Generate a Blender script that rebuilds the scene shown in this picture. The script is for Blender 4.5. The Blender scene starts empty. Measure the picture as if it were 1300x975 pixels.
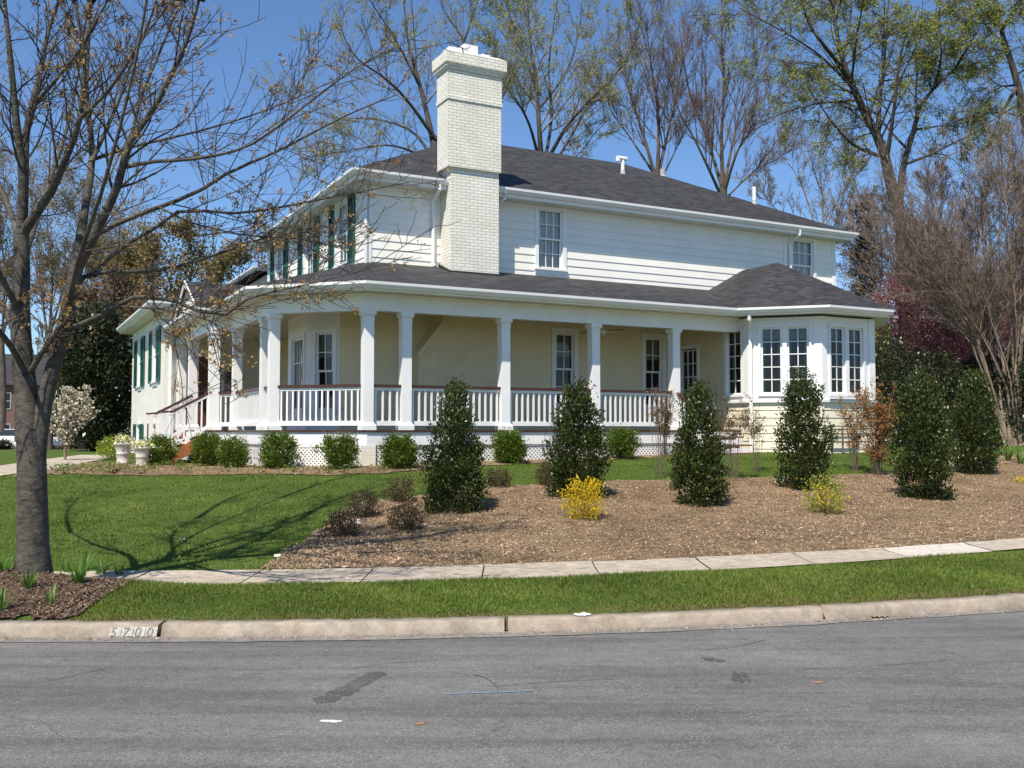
import bpy, math, random
import numpy as np
from mathutils import Vector, Matrix

S = bpy.context.scene
COL = S.collection
R_ = math.radians
random.seed(7)

# ------------------------------------------------------------------ camera
F_PX, PITCH = 1235.0, math.atan(58.5 / 1235.0)
cam = bpy.data.cameras.new("camera")
cam.sensor_width = 36.0
cam.lens = 36.0 * F_PX / 1300.0
cam.clip_start, cam.clip_end = 0.1, 2000.0
cam_o = bpy.data.objects.new("camera", cam)
COL.objects.link(cam_o)
cam_o.location = (0, 0, 0)                       # eye level is z = 0
cam_o.rotation_euler = (math.pi / 2 + PITCH, 0, 0)
S.camera = cam_o

# ------------------------------------------------------------------ light
SUN_EL = R_(57.0)
SUN_H = np.array([-0.40, -0.917]); SUN_H /= np.linalg.norm(SUN_H)   # horizontal direction to the sun
W = bpy.data.worlds.new("World"); S.world = W; W.use_nodes = True
nt = W.node_tree
bg = nt.nodes["Background"]
sky = nt.nodes.new("ShaderNodeTexSky"); sky.sky_type = 'NISHITA'
sky.sun_disc = False; sky.sun_elevation = SUN_EL
sky.sun_rotation = math.atan2(SUN_H[0], SUN_H[1])
sky.air_density = 1.0; sky.dust_density = 0.0; sky.ozone_density = 9.0; sky.altitude = 0
nt.links.new(sky.outputs[0], bg.inputs[0]); bg.inputs[1].default_value = 0.108
sun = bpy.data.lights.new("sun", 'SUN'); sun.energy = 5.0; sun.angle = R_(0.53)
sun.color = (1.0, 0.92, 0.79)
sun_o = bpy.data.objects.new("sun", sun); COL.objects.link(sun_o)
sd = Vector((SUN_H[0] * math.cos(SUN_EL), SUN_H[1] * math.cos(SUN_EL), math.sin(SUN_EL)))
sun_o.rotation_euler = sd.to_track_quat('Z', 'Y').to_euler()
sun_o.location = sd * 60
S.view_settings.view_transform = 'Standard'; S.view_settings.look = 'None'
S.view_settings.gamma = 1.0; S.view_settings.use_curve_mapping = False
S.view_settings.exposure = 0.50
S.render.film_transparent = False
try:
    S.cycles.max_bounces = 8; S.cycles.transparent_max_bounces = 12
    S.cycles.use_denoising = True
except Exception:
    pass

# ------------------------------------------------------------------ materials
def new_mat(name):
    m = bpy.data.materials.new(name); m.use_nodes = True
    n = m.node_tree
    return m, n, n.nodes["Principled BSDF"]

def node(n, t, **kw):
    x = n.nodes.new(t)
    for k, v in kw.items():
        setattr(x, k, v)
    return x

def ramp(n, src, stops, interp='LINEAR'):
    r = n.nodes.new("ShaderNodeValToRGB"); r.color_ramp.interpolation = interp
    e = r.color_ramp.elements
    while len(e) < len(stops):
        e.new(0.5)
    for el, (p, c) in zip(e, stops):
        el.position = p; el.color = (*c, 1) if len(c) == 3 else c
    n.links.new(src, r.inputs[0])
    return r

def noise(n, vec, scale, detail=4, rough=0.55, dist=0.0):
    t = n.nodes.new("ShaderNodeTexNoise")
    t.inputs["Scale"].default_value = scale; t.inputs["Detail"].default_value = detail
    t.inputs["Roughness"].default_value = rough; t.inputs["Distortion"].default_value = dist
    if vec is not None:
        n.links.new(vec, t.inputs["Vector"])
    return t

def mixc(n, fac, a, b, mode='MIX'):
    m = n.nodes.new("ShaderNodeMix"); m.data_type = 'RGBA'; m.blend_type = mode
    for sock, v in ((m.inputs[0], fac), (m.inputs[6], a), (m.inputs[7], b)):
        if isinstance(v, (int, float)):
            sock.default_value = v
        elif isinstance(v, tuple):
            sock.default_value = (*v, 1) if len(v) == 3 else v
        else:
            n.links.new(v, sock)
    return m.outputs[2]

def bump(n, b, height, strength, dist=0.01):
    x = n.nodes.new("ShaderNodeBump"); x.inputs["Strength"].default_value = strength
    x.inputs["Distance"].default_value = dist
    n.links.new(height, x.inputs["Height"]); n.links.new(x.outputs[0], b.inputs["Normal"])
    return x

def objco(n):
    return n.nodes.new("ShaderNodeTexCoord").outputs["Object"]

def paint(name, col, rough=0.45, var=0.06, scale=3.0, dirt=0.0):
    m, n, b = new_mat(name)
    co = objco(n)
    t = noise(n, co, scale, 5)
    lo = tuple(c * (1 - var) for c in col); hi = tuple(min(1, c * (1 + var)) for c in col)
    r = ramp(n, t.outputs[0], [(0.3, lo), (0.7, hi)])
    out = r.outputs[0]
    if dirt:
        t2 = noise(n, co, 14, 6, 0.7)
        r2 = ramp(n, t2.outputs[0], [(0.55, (0, 0, 0)), (0.8, (1, 1, 1))])
        f = n.nodes.new("ShaderNodeMath"); f.operation = 'MULTIPLY'; f.inputs[1].default_value = dirt
        n.links.new(r2.outputs[0], f.inputs[0])
        out = mixc(n, f.outputs[0], out, tuple(c * 0.55 for c in col))
    n.links.new(out, b.inputs["Base Color"])
    b.inputs["Roughness"].default_value = rough
    t3 = noise(n, co, 60, 3)
    bump(n, b, t3.outputs[0], 0.06, 0.004)
    return m

def wallco(n):
    """(x + y, z) in the thing's own frame: runs along either wall direction."""
    co = objco(n)
    s = n.nodes.new("ShaderNodeSeparateXYZ"); n.links.new(co, s.inputs[0])
    a = n.nodes.new("ShaderNodeMath"); a.operation = 'ADD'
    n.links.new(s.outputs[0], a.inputs[0]); n.links.new(s.outputs[1], a.inputs[1])
    c = n.nodes.new("ShaderNodeCombineXYZ")
    n.links.new(a.outputs[0], c.inputs[0]); n.links.new(s.outputs[2], c.inputs[1])
    return co, c.outputs[0]

def brick_mat(name, c1, c2, mortar, bw=0.21, rh=0.072, ms=0.006, strength=0.6):
    m, n, b = new_mat(name)
    co, wc = wallco(n)
    w = noise(n, co, 8, 3)
    add = n.nodes.new("ShaderNodeVectorMath"); add.operation = 'MULTIPLY_ADD'
    n.links.new(w.outputs[1], add.inputs[0]); add.inputs[1].default_value = (0.012,) * 3
    n.links.new(wc, add.inputs[2])
    t = n.nodes.new("ShaderNodeTexBrick")
    n.links.new(add.outputs[0], t.inputs["Vector"])
    t.inputs["Scale"].default_value = 1.0
    t.inputs["Brick Width"].default_value = bw; t.inputs["Row Height"].default_value = rh
    t.inputs["Mortar Size"].default_value = ms; t.inputs["Mortar Smooth"].default_value = 0.4
    t.inputs["Color1"].default_value = (*c1, 1); t.inputs["Color2"].default_value = (*c2, 1)
    t.inputs["Mortar"].default_value = (*mortar, 1)
    t2 = noise(n, co, 2.5, 6, 0.65)
    r2 = ramp(n, t2.outputs[0], [(0.3, (0.86, 0.85, 0.82)), (0.65, (1, 1, 1))])
    n.links.new(mixc(n, 1.0, t.outputs[0], r2.outputs[0], 'MULTIPLY'), b.inputs["Base Color"])
    b.inputs["Roughness"].default_value = 0.6
    inv = n.nodes.new("ShaderNodeMath"); inv.operation = 'SUBTRACT'; inv.inputs[0].default_value = 1
    n.links.new(t.outputs[1], inv.inputs[1])
    t3 = noise(n, co, 30, 4)
    ad = n.nodes.new("ShaderNodeMath"); ad.operation = 'MULTIPLY_ADD'; ad.inputs[1].default_value = 0.5
    n.links.new(t3.outputs[0], ad.inputs[0]); n.links.new(inv.outputs[0], ad.inputs[2])
    bump(n, b, ad.outputs[0], strength, 0.012)
    return m

def shingle_mat(name):
    m, n, b = new_mat(name)
    co = objco(n)
    s = n.nodes.new("ShaderNodeSeparateXYZ"); n.links.new(co, s.inputs[0])
    a = n.nodes.new("ShaderNodeMath"); a.operation = 'MULTIPLY_ADD'; a.inputs[1].default_value = -0.8
    n.links.new(s.outputs[1], a.inputs[0]); n.links.new(s.outputs[0], a.inputs[2])
    zz = n.nodes.new("ShaderNodeMath"); zz.operation = 'MULTIPLY'; zz.inputs[1].default_value = 2.4
    n.links.new(s.outputs[2], zz.inputs[0])
    c = n.nodes.new("ShaderNodeCombineXYZ")
    n.links.new(a.outputs[0], c.inputs[0]); n.links.new(zz.outputs[0], c.inputs[1])
    t = n.nodes.new("ShaderNodeTexBrick"); n.links.new(c.outputs[0], t.inputs["Vector"])
    t.inputs["Scale"].default_value = 1.0
    t.inputs["Brick Width"].default_value = 0.23; t.inputs["Row Height"].default_value = 0.14
    t.inputs["Mortar Size"].default_value = 0.009; t.inputs["Mortar Smooth"].default_value = 0.3
    t.inputs["Bias"].default_value = -0.1
    t.inputs["Color1"].default_value = (0.015, 0.015, 0.016, 1); t.inputs["Color2"].default_value = (0.046, 0.0465, 0.049, 1)
    t.inputs["Mortar"].default_value = (0.008, 0.008, 0.009, 1)
    t2 = noise(n, co, 120, 2)
    r2 = ramp(n, t2.outputs[0], [(0.3, (0.6, 0.6, 0.6)), (0.7, (1.35, 1.35, 1.38))])
    t3 = noise(n, co, 0.8, 4)
    r3 = ramp(n, t3.outputs[0], [(0.3, (0.93, 0.93, 0.94)), (0.7, (1.07, 1.07, 1.06))])
    x = mixc(n, 1.0, t.outputs[0], r2.outputs[0], 'MULTIPLY')
    n.links.new(mixc(n, 1.0, x, r3.outputs[0], 'MULTIPLY'), b.inputs["Base Color"])
    b.inputs["Roughness"].default_value = 0.75
    inv = n.nodes.new("ShaderNodeMath"); inv.operation = 'SUBTRACT'; inv.inputs[0].default_value = 1
    n.links.new(t.outputs[1], inv.inputs[1])
    bump(n, b, inv.outputs[0], 0.5, 0.01)
    return m

def glass_mat(name):
    m = bpy.data.materials.new(name); m.use_nodes = True; n = m.node_tree
    n.nodes.clear()
    o = n.nodes.new("ShaderNodeOutputMaterial")
    tr = n.nodes.new("ShaderNodeBsdfTransparent"); tr.inputs[0].default_value = (0.86, 0.89, 0.88, 1)
    gl = n.nodes.new("ShaderNodeBsdfGlossy"); gl.inputs["Roughness"].default_value = 0.015
    fr = n.nodes.new("ShaderNodeFresnel"); fr.inputs[0].default_value = 1.55
    co = objco(n); t = noise(n, co, 1.6, 2)
    bp = n.nodes.new("ShaderNodeBump"); bp.inputs["Strength"].default_value = 0.08; bp.inputs["Distance"].default_value = 0.02
    n.links.new(t.outputs[0], bp.inputs["Height"]); n.links.new(bp.outputs[0], gl.inputs["Normal"])
    ad = n.nodes.new("ShaderNodeMath"); ad.operation = 'ADD'; ad.inputs[1].default_value = 0.0; ad.use_clamp = True
    n.links.new(fr.outputs[0], ad.inputs[0])
    mx = n.nodes.new("ShaderNodeMixShader")
    n.links.new(ad.outputs[0], mx.inputs[0]); n.links.new(tr.outputs[0], mx.inputs[1]); n.links.new(gl.outputs[0], mx.inputs[2])
    n.links.new(mx.outputs[0], o.inputs[0])
    return m

def leaf_mat(name, cols, rough=0.5, trans=0.3, spec=0.4, patch=0.0):
    """leaves: one of several colours for each leaf"""
    m, n, b = new_mat(name)
    g = n.nodes.new("ShaderNodeNewGeometry")
    k = len(cols)
    r = ramp(n, g.outputs["Random Per Island"], [(i / max(1, k - 1), c) for i, c in enumerate(cols)])
    if patch:
        co = objco(n); t1 = noise(n, co, 0.9, 5, 0.65)
        mp = node(n, "ShaderNodeMapping"); mp.inputs["Scale"].default_value = (0.25, 1.6, 1); n.links.new(co, mp.inputs[0])
        t2 = noise(n, mp.outputs[0], 1.5, 3, 0.5)
        r1 = ramp(n, t1.outputs[0], [(0.32, (1 - patch * .8, 1 - patch * .65, 1 - patch)), (0.5, (1, 1, 1)), (0.7, (1 + patch * 1.3, 1 + patch * .7, 1 + patch * .9))])
        r2 = ramp(n, t2.outputs[0], [(0.35, (1 - patch * .5,) * 3), (0.65, (1 + patch * .4,) * 3)])
        class _o: pass
        rr = _o(); rr.outputs = [mixc(n, 1.0, mixc(n, 1.0, r.outputs[0], r1.outputs[0], 'MULTIPLY'), r2.outputs[0], 'MULTIPLY')]; r = rr
    n.links.new(r.outputs[0], b.inputs["Base Color"])
    b.inputs["Roughness"].default_value = rough
    b.inputs["Specular IOR Level"].default_value = spec
    if trans:
        t = n.nodes.new("ShaderNodeBsdfTranslucent")
        br = mixc(n, 1.0, r.outputs[0], (1.3, 1.35, 0.8), 'MULTIPLY')
        n.links.new(br, t.inputs[0])
        mx = n.nodes.new("ShaderNodeMixShader"); mx.inputs[0].default_value = trans
        o = n.nodes["Material Output"]
        n.links.new(b.outputs[0], mx.inputs[1]); n.links.new(t.outputs[0], mx.inputs[2])
        n.links.new(mx.outputs[0], o.inputs[0])
    return m

def bark_mat(name, lo, hi, scale=14.0, stretch=0.22, strength=0.8, moss=None):
    m, n, b = new_mat(name)
    co = objco(n)
    mp = n.nodes.new("ShaderNodeMapping"); mp.inputs["Scale"].default_value = (1, 1, stretch)
    n.links.new(co, mp.inputs[0])
    t = noise(n, mp.outputs[0], scale, 8, 0.65, 0.4)
    r = ramp(n, t.outputs[0], [(0.32, lo), (0.68, hi)])
    t2 = noise(n, co, 2.2, 5, 0.6)
    r2 = ramp(n, t2.outputs[0], [(0.35, (0.65, 0.65, 0.66)), (0.68, (1.2, 1.18, 1.12))])
    out = mixc(n, 1.0, r.outputs[0], r2.outputs[0], 'MULTIPLY')
    if moss:
        t4 = noise(n, co, 3.3, 5, 0.7)
        r4 = ramp(n, t4.outputs[0], [(0.52, (0, 0, 0)), (0.66, (0.55, 0.55, 0.55))])
        out = mixc(n, r4.outputs[0], out, moss)
    n.links.new(out, b.inputs["Base Color"])
    b.inputs["Roughness"].default_value = 0.85
    bump(n, b, t.outputs[0], strength, 0.03)
    return m

M = {}
M['white'] = paint("white_paint", (0.80, 0.80, 0.79), 0.42, 0.05, 2.0, 0.14)
M['soffit'] = paint("soffit_paint", (0.66, 0.66, 0.60), 0.55, 0.04)
M['ceiling'] = paint("porch_ceiling_paint", (0.62, 0.60, 0.50), 0.55, 0.04)
M['siding'] = paint("cream_siding_paint", (0.83, 0.805, 0.735), 0.5, 0.06, 1.2, 0.12)
M['brickporch'] = brick_mat("cream_porch_brick", (0.74, 0.65, 0.42), (0.70, 0.61, 0.38), (0.62, 0.54, 0.34), strength=0.35)
M['yellow'] = paint("yellow_siding_paint", (0.74, 0.65, 0.42), 0.5, 0.05, 1.2, 0.05)
M['palesiding'] = paint("pale_yellow_siding_paint", (0.78, 0.72, 0.55), 0.5, 0.05, 1.2, 0.05)
M['brick'] = brick_mat("painted_brick", (0.86, 0.84, 0.76), (0.81, 0.79, 0.70), (0.58, 0.555, 0.47), ms=0.008, strength=0.9)
M['brickw'] = brick_mat("pale_painted_brick", (0.85, 0.83, 0.76), (0.82, 0.80, 0.72), (0.75, 0.725, 0.65), strength=0.35)
M['redbrick'] = brick_mat("red_brick", (0.20, 0.075, 0.05), (0.14, 0.05, 0.038), (0.25, 0.2, 0.17), 0.21, 0.072, 0.009)
M['shingle'] = shingle_mat("charcoal_shingle")
M['glass'] = glass_mat("window_glass")
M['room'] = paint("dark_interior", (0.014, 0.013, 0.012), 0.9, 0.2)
M['blind'] = paint("window_blind", (0.78, 0.79, 0.80), 0.7, 0.05)
M['curtain'] = paint("green_grey_curtain", (0.26, 0.29, 0.24), 0.85, 0.15, 9)
M['lightcurtain'] = paint("pale_curtain", (0.62, 0.63, 0.60), 0.85, 0.08, 9)
M['shutter'] = paint("green_shutter_paint", (0.012, 0.085, 0.055), 0.4, 0.1)
M['mahogany'] = paint("red_brown_rail_stain", (0.062, 0.023, 0.015), 0.35, 0.25, 8)
M['deck'] = paint("deck_stain", (0.20, 0.10, 0.07), 0.5, 0.2, 6)
M['step'] = paint("orange_brown_step_stain", (0.34, 0.12, 0.04), 0.5, 0.2, 6)
M['lead'] = paint("dull_metal", (0.35, 0.36, 0.37), 0.4, 0.1)
M['dark'] = paint("black_metal", (0.02, 0.02, 0.02), 0.5, 0.2)
M['door'] = paint("brown_door_stain", (0.12, 0.045, 0.025), 0.4, 0.2, 6)
M['stone'] = paint("pale_cast_stone", (0.55, 0.52, 0.46), 0.8, 0.15, 8, 0.3)
M['wood'] = paint("weathered_wood", (0.16, 0.12, 0.09), 0.8, 0.2, 12)

# ------------------------------------------------------------------ meshes and objects
def tag(o, label=None, cat=None, group=None, kind=None):
    if label: o["label"] = label
    if cat: o["category"] = cat
    if group: o["group"] = group
    if kind: o["kind"] = kind
    return o

def empty(name, loc, rz=0.0):
    o = bpy.data.objects.new(name, None); COL.objects.link(o)
    o.empty_display_size = 0.2
    o.location = loc; o.rotation_euler = (0, 0, rz)
    return o

def link(name, me, mat, parent=None, loc=None):
    o = bpy.data.objects.new(name, me); COL.objects.link(o)
    if mat is not None:
        for x in (mat if isinstance(mat, (list, tuple)) else [mat]):
            me.materials.append(x)
    if parent is not None:
        o.parent = parent
        if "zoff" in parent:
            o.location = (0, 0, parent["zoff"])
    if loc is not None:
        o.location = loc
    return o

def np_mesh(name, V, quads=None, tris=None, smooth=False):
    V = np.asarray(V, np.float32).reshape(-1, 3)
    me = bpy.data.meshes.new(name)
    parts = []; tot = []
    if quads is not None and len(quads):
        q = np.asarray(quads, np.int32).reshape(-1, 4); parts.append(q.ravel()); tot.append(np.full(len(q), 4, np.int32))
    if tris is not None and len(tris):
        t = np.asarray(tris, np.int32).reshape(-1, 3); parts.append(t.ravel()); tot.append(np.full(len(t), 3, np.int32))
    li = np.concatenate(parts); lt = np.concatenate(tot); ls = np.concatenate([[0], np.cumsum(lt)[:-1]]).astype(np.int32)
    me.vertices.add(len(V)); me.vertices.foreach_set("co", V.ravel())
    me.loops.add(len(li)); me.loops.foreach_set("vertex_index", li)
    me.polygons.add(len(lt)); me.polygons.foreach_set("loop_start", ls); me.polygons.foreach_set("loop_total", lt)
    if smooth:
        me.polygons.foreach_set("use_smooth", np.ones(len(lt), bool))
    me.update(calc_edges=True)
    return me

class MB:
    def __init__(s): s.v = []; s.f = []
    def add(s, V, F):
        k = len(s.v); s.v += [tuple(float(c) for c in p) for p in V]; s.f += [tuple(i + k for i in f) for f in F]
        return s
    def poly(s, pts): return s.add(pts, [tuple(range(len(pts)))])
    def box(s, x0, x1, y0, y1, z0, z1):
        V = [(x, y, z) for z in (z0, z1) for x, y in ((x0, y0), (x1, y0), (x1, y1), (x0, y1))]
        return s.add(V, [(3, 2, 1, 0), (4, 5, 6, 7), (0, 1, 5, 4), (1, 2, 6, 5), (2, 3, 7, 6), (3, 0, 4, 7)])
    def fbox(s, fr, s0, s1, o0, o1, z0, z1):
        """box in a wall frame: s along the wall, o outwards, z up"""
        V = [fr(a, o, z) for z in (z0, z1) for a, o in ((s0, o1), (s1, o1), (s1, o0), (s0, o0))]
        return s.add(V, [(3, 2, 1, 0), (4, 5, 6, 7), (0, 1, 5, 4), (1, 2, 6, 5), (2, 3, 7, 6), (3, 0, 4, 7)])
    def prism(s, pts, z0, z1):
        n = len(pts)
        V = [(x, y, z0) for x, y in pts] + [(x, y, z1) for x, y in pts]
        return s.add(V, [tuple(range(n - 1, -1, -1)), tuple(range(n, 2 * n))] + [(i, (i + 1) % n, n + (i + 1) % n, n + i) for i in range(n)])
    def bar(s, p, q, w, h, up=(0, 0, 1)):
        p = Vector(p); q = Vector(q); d = (q - p).normalized(); upv = Vector(up)
        if abs(d.dot(upv)) > 0.98: upv = Vector((1, 0, 0))
        a = d.cross(upv).normalized() * (w / 2); b = a.cross(d).normalized() * (h / 2)
        V = [x + i * a + j * b for x in (p, q) for i, j in ((-1, -1), (1, -1), (1, 1), (-1, 1))]
        return s.add(V, [(3, 2, 1, 0), (4, 5, 6, 7), (0, 1, 5, 4), (1, 2, 6, 5), (2, 3, 7, 6), (3, 0, 4, 7)])
    def tube(s, pts, rad, n=8, cap=True):
        pts = [Vector(p) for p in pts]
        rads = rad if isinstance(rad, (list, tuple)) else [rad] * len(pts)
        V = []; F = []
        for i, p in enumerate(pts):
            d = (pts[min(i + 1, len(pts) - 1)] - pts[max(i - 1, 0)]).normalized()
            u = Vector((0, 0, 1)) if abs(d.z) < 0.9 else Vector((1, 0, 0))
            a = d.cross(u).normalized(); b = d.cross(a)
            V += [p + rads[i] * (math.cos(2 * math.pi * k / n) * a + math.sin(2 * math.pi * k / n) * b) for k in range(n)]
        for i in range(len(pts) - 1):
            F += [(i * n + k, i * n + (k + 1) % n, (i + 1) * n + (k + 1) % n, (i + 1) * n + k) for k in range(n)]
        if cap:
            F += [tuple(range(n - 1, -1, -1)), tuple(range((len(pts) - 1) * n, len(pts) * n))]
        return s.add(V, F)
    def lathe(s, prof, n=20, c=(0, 0)):
        V = []; F = []
        for r, z in prof:
            V += [(c[0] + r * math.cos(2 * math.pi * k / n), c[1] + r * math.sin(2 * math.pi * k / n), z) for k in range(n)]
        for i in range(len(prof) - 1):
            F += [(i * n + k, i * n + (k + 1) % n, (i + 1) * n + (k + 1) % n, (i + 1) * n + k) for k in range(n)]
        F += [tuple(range(n - 1, -1, -1)), tuple(range((len(prof) - 1) * n, len(prof) * n))]
        return s.add(V, F)
    def build(s, name, mat, parent=None, smooth=False, loc=None):
        me = bpy.data.meshes.new(name); me.from_pydata(s.v, [], s.f); me.update()
        if smooth:
            me.polygons.foreach_set("use_smooth", [True] * len(me.polygons))
        return link(name, me, mat, parent, loc)

# ------------------------------------------------------------------ picture rays and the terrain
def ray(px, py):
    x = (px - 650.0); v = 487.5 - py
    return np.array([x, F_PX * math.cos(PITCH) - v * math.sin(PITCH), F_PX * math.sin(PITCH) + v * math.cos(PITCH)])

def at(px, py, Y):
    r = ray(px, py)
    return r * (Y / r[1])

def K(X):
    """y of the kerb foot along the street"""
    X = np.asarray(X, float)
    Xc = np.clip(X, -3.25, 7.0)
    return 8.5 + 0.13 * Xc + 0.02 * Xc ** 2 + np.maximum(X - 7.0, 0) * 0.41

def Kn(X):
    """length of street direction step (to turn y differences into distances)"""
    Xc = np.clip(np.asarray(X, float), -3.25, 7.0)
    return np.sqrt(1 + (0.13 + 0.04 * Xc) ** 2)

def smooth01(t):
    t = np.clip(t, 0, 1)
    return t * t * (3 - 2 * t)

ROAD_Z = -1.75
def walk_z(X): return -1.515 + 0.0105 * np.clip(X, -14, 14)
def top_z(X): return np.clip(-0.66 + 0.02 * np.asarray(X, float), -0.80, -0.50)

def h(X, Y):
    X = np.asarray(X, float); Y = np.asarray(Y, float)
    d = (Y - K(X)) / Kn(X)
    zs = walk_z(X)
    strip = -1.645 + (zs + 0.03 + 1.645) * np.clip((d - 0.18) / 1.0, 0, 1)
    strip += 0.03 * np.sin(np.clip((d - 0.18) / 1.1, 0, 1) * np.pi)
    Ysb = K(X) + 2.45 * Kn(X)
    Yt = 19.0 + 0.45 * np.clip(X + 3, 0, 12)
    t = np.clip((Y - Ysb) / (Yt - Ysb), 0, 1)
    tt = 0.75 * t + 0.25 * smooth01(t)
    slope = zs + (top_z(X) - zs) * tt
    z = np.where(d < 1.25, strip, slope)
    z = np.where((d >= 1.25) & (d < 2.45), zs - 0.02, z)
    z = np.where(d < 0.16, ROAD_Z - 0.5 * np.clip(0.16 - d, 0, 1), z)
    # mound round the street tree
    m = np.exp(-(((X + 5.6) / 1.5) ** 2 + ((Y - 9.45) / 0.55) ** 2))
    z = z + np.where(d > 0.16, 0.21 * m, 0)
    # far ground falls away
    z = z - 0.02 * np.clip(Y - 40, 0, 60)
    z = np.where(d < -9.4, -1.62, z)
    return z

def ground(px, py, ymin=4.0, ymax=90.0):
    r = ray(px, py)
    prev = None
    for Y in np.arange(ymin, ymax, 0.02):
        p = r * (Y / r[1])
        if p[2] <= float(h(p[0], p[1])):
            return np.array([p[0], p[1], float(h(p[0], p[1]))])
    p = r * (ymax / r[1])
    return p

def rand(rng, a, b, n=None): return rng.uniform(a, b, n)
# ------------------------------------------------------------------ setting: ground, street, paths
def grass_mat(name, a, b_, c):
    m, n, b = new_mat(name)
    co = objco(n)
    t = noise(n, co, 1.3, 6, 0.65); t2 = noise(n, co, 55, 4, 0.7)
    r = ramp(n, t.outputs[0], [(0.3, a), (0.55, b_), (0.75, c)])
    r2 = ramp(n, t2.outputs[0], [(0.3, (0.55, 0.55, 0.5)), (0.7, (1.3, 1.3, 1.2))])
    n.links.new(mixc(n, 1.0, r.outputs[0], r2.outputs[0], 'MULTIPLY'), b.inputs["Base Color"])
    b.inputs["Roughness"].default_value = 0.9; b.inputs["Specular IOR Level"].default_value = 0.1
    bump(n, b, t2.outputs[0], 0.8, 0.03)
    return m

def mulch_mat(name, lo, mid, hi):
    m, n, b = new_mat(name)
    co = objco(n)
    mp = node(n, "ShaderNodeMapping"); mp.inputs["Scale"].default_value = (1, 2.1, 1); mp.inputs["Rotation"].default_value = (0, 0, 0.5)
    n.links.new(co, mp.inputs[0])
    t = noise(n, mp.outputs[0], 26, 8, 0.75, 0.8)
    r = ramp(n, t.outputs[0], [(0.28, lo), (0.5, mid), (0.72, hi)])
    t2 = noise(n, co, 1.1, 5, 0.6)
    r2 = ramp(n, t2.outputs[0], [(0.3, (0.66, 0.63, 0.60)), (0.7, (1.16, 1.13, 1.08))])
    t5 = noise(n, co, 4.5, 6, 0.7, 0.5); r5 = ramp(n, t5.outputs[0], [(0.36, (0.62, 0.58, 0.54)), (0.5, (1, 1, 1)), (0.7, (1.12, 1.1, 1.05))])
    n.links.new(mixc(n, 1.0, mixc(n, 1.0, r.outputs[0], r2.outputs[0], 'MULTIPLY'), r5.outputs[0], 'MULTIPLY'), b.inputs["Base Color"])
    b.inputs["Roughness"].default_value = 0.95; b.inputs["Specular IOR Level"].default_value = 0.1
    bump(n, b, t.outputs[0], 1.0, 0.04)
    return m

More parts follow.
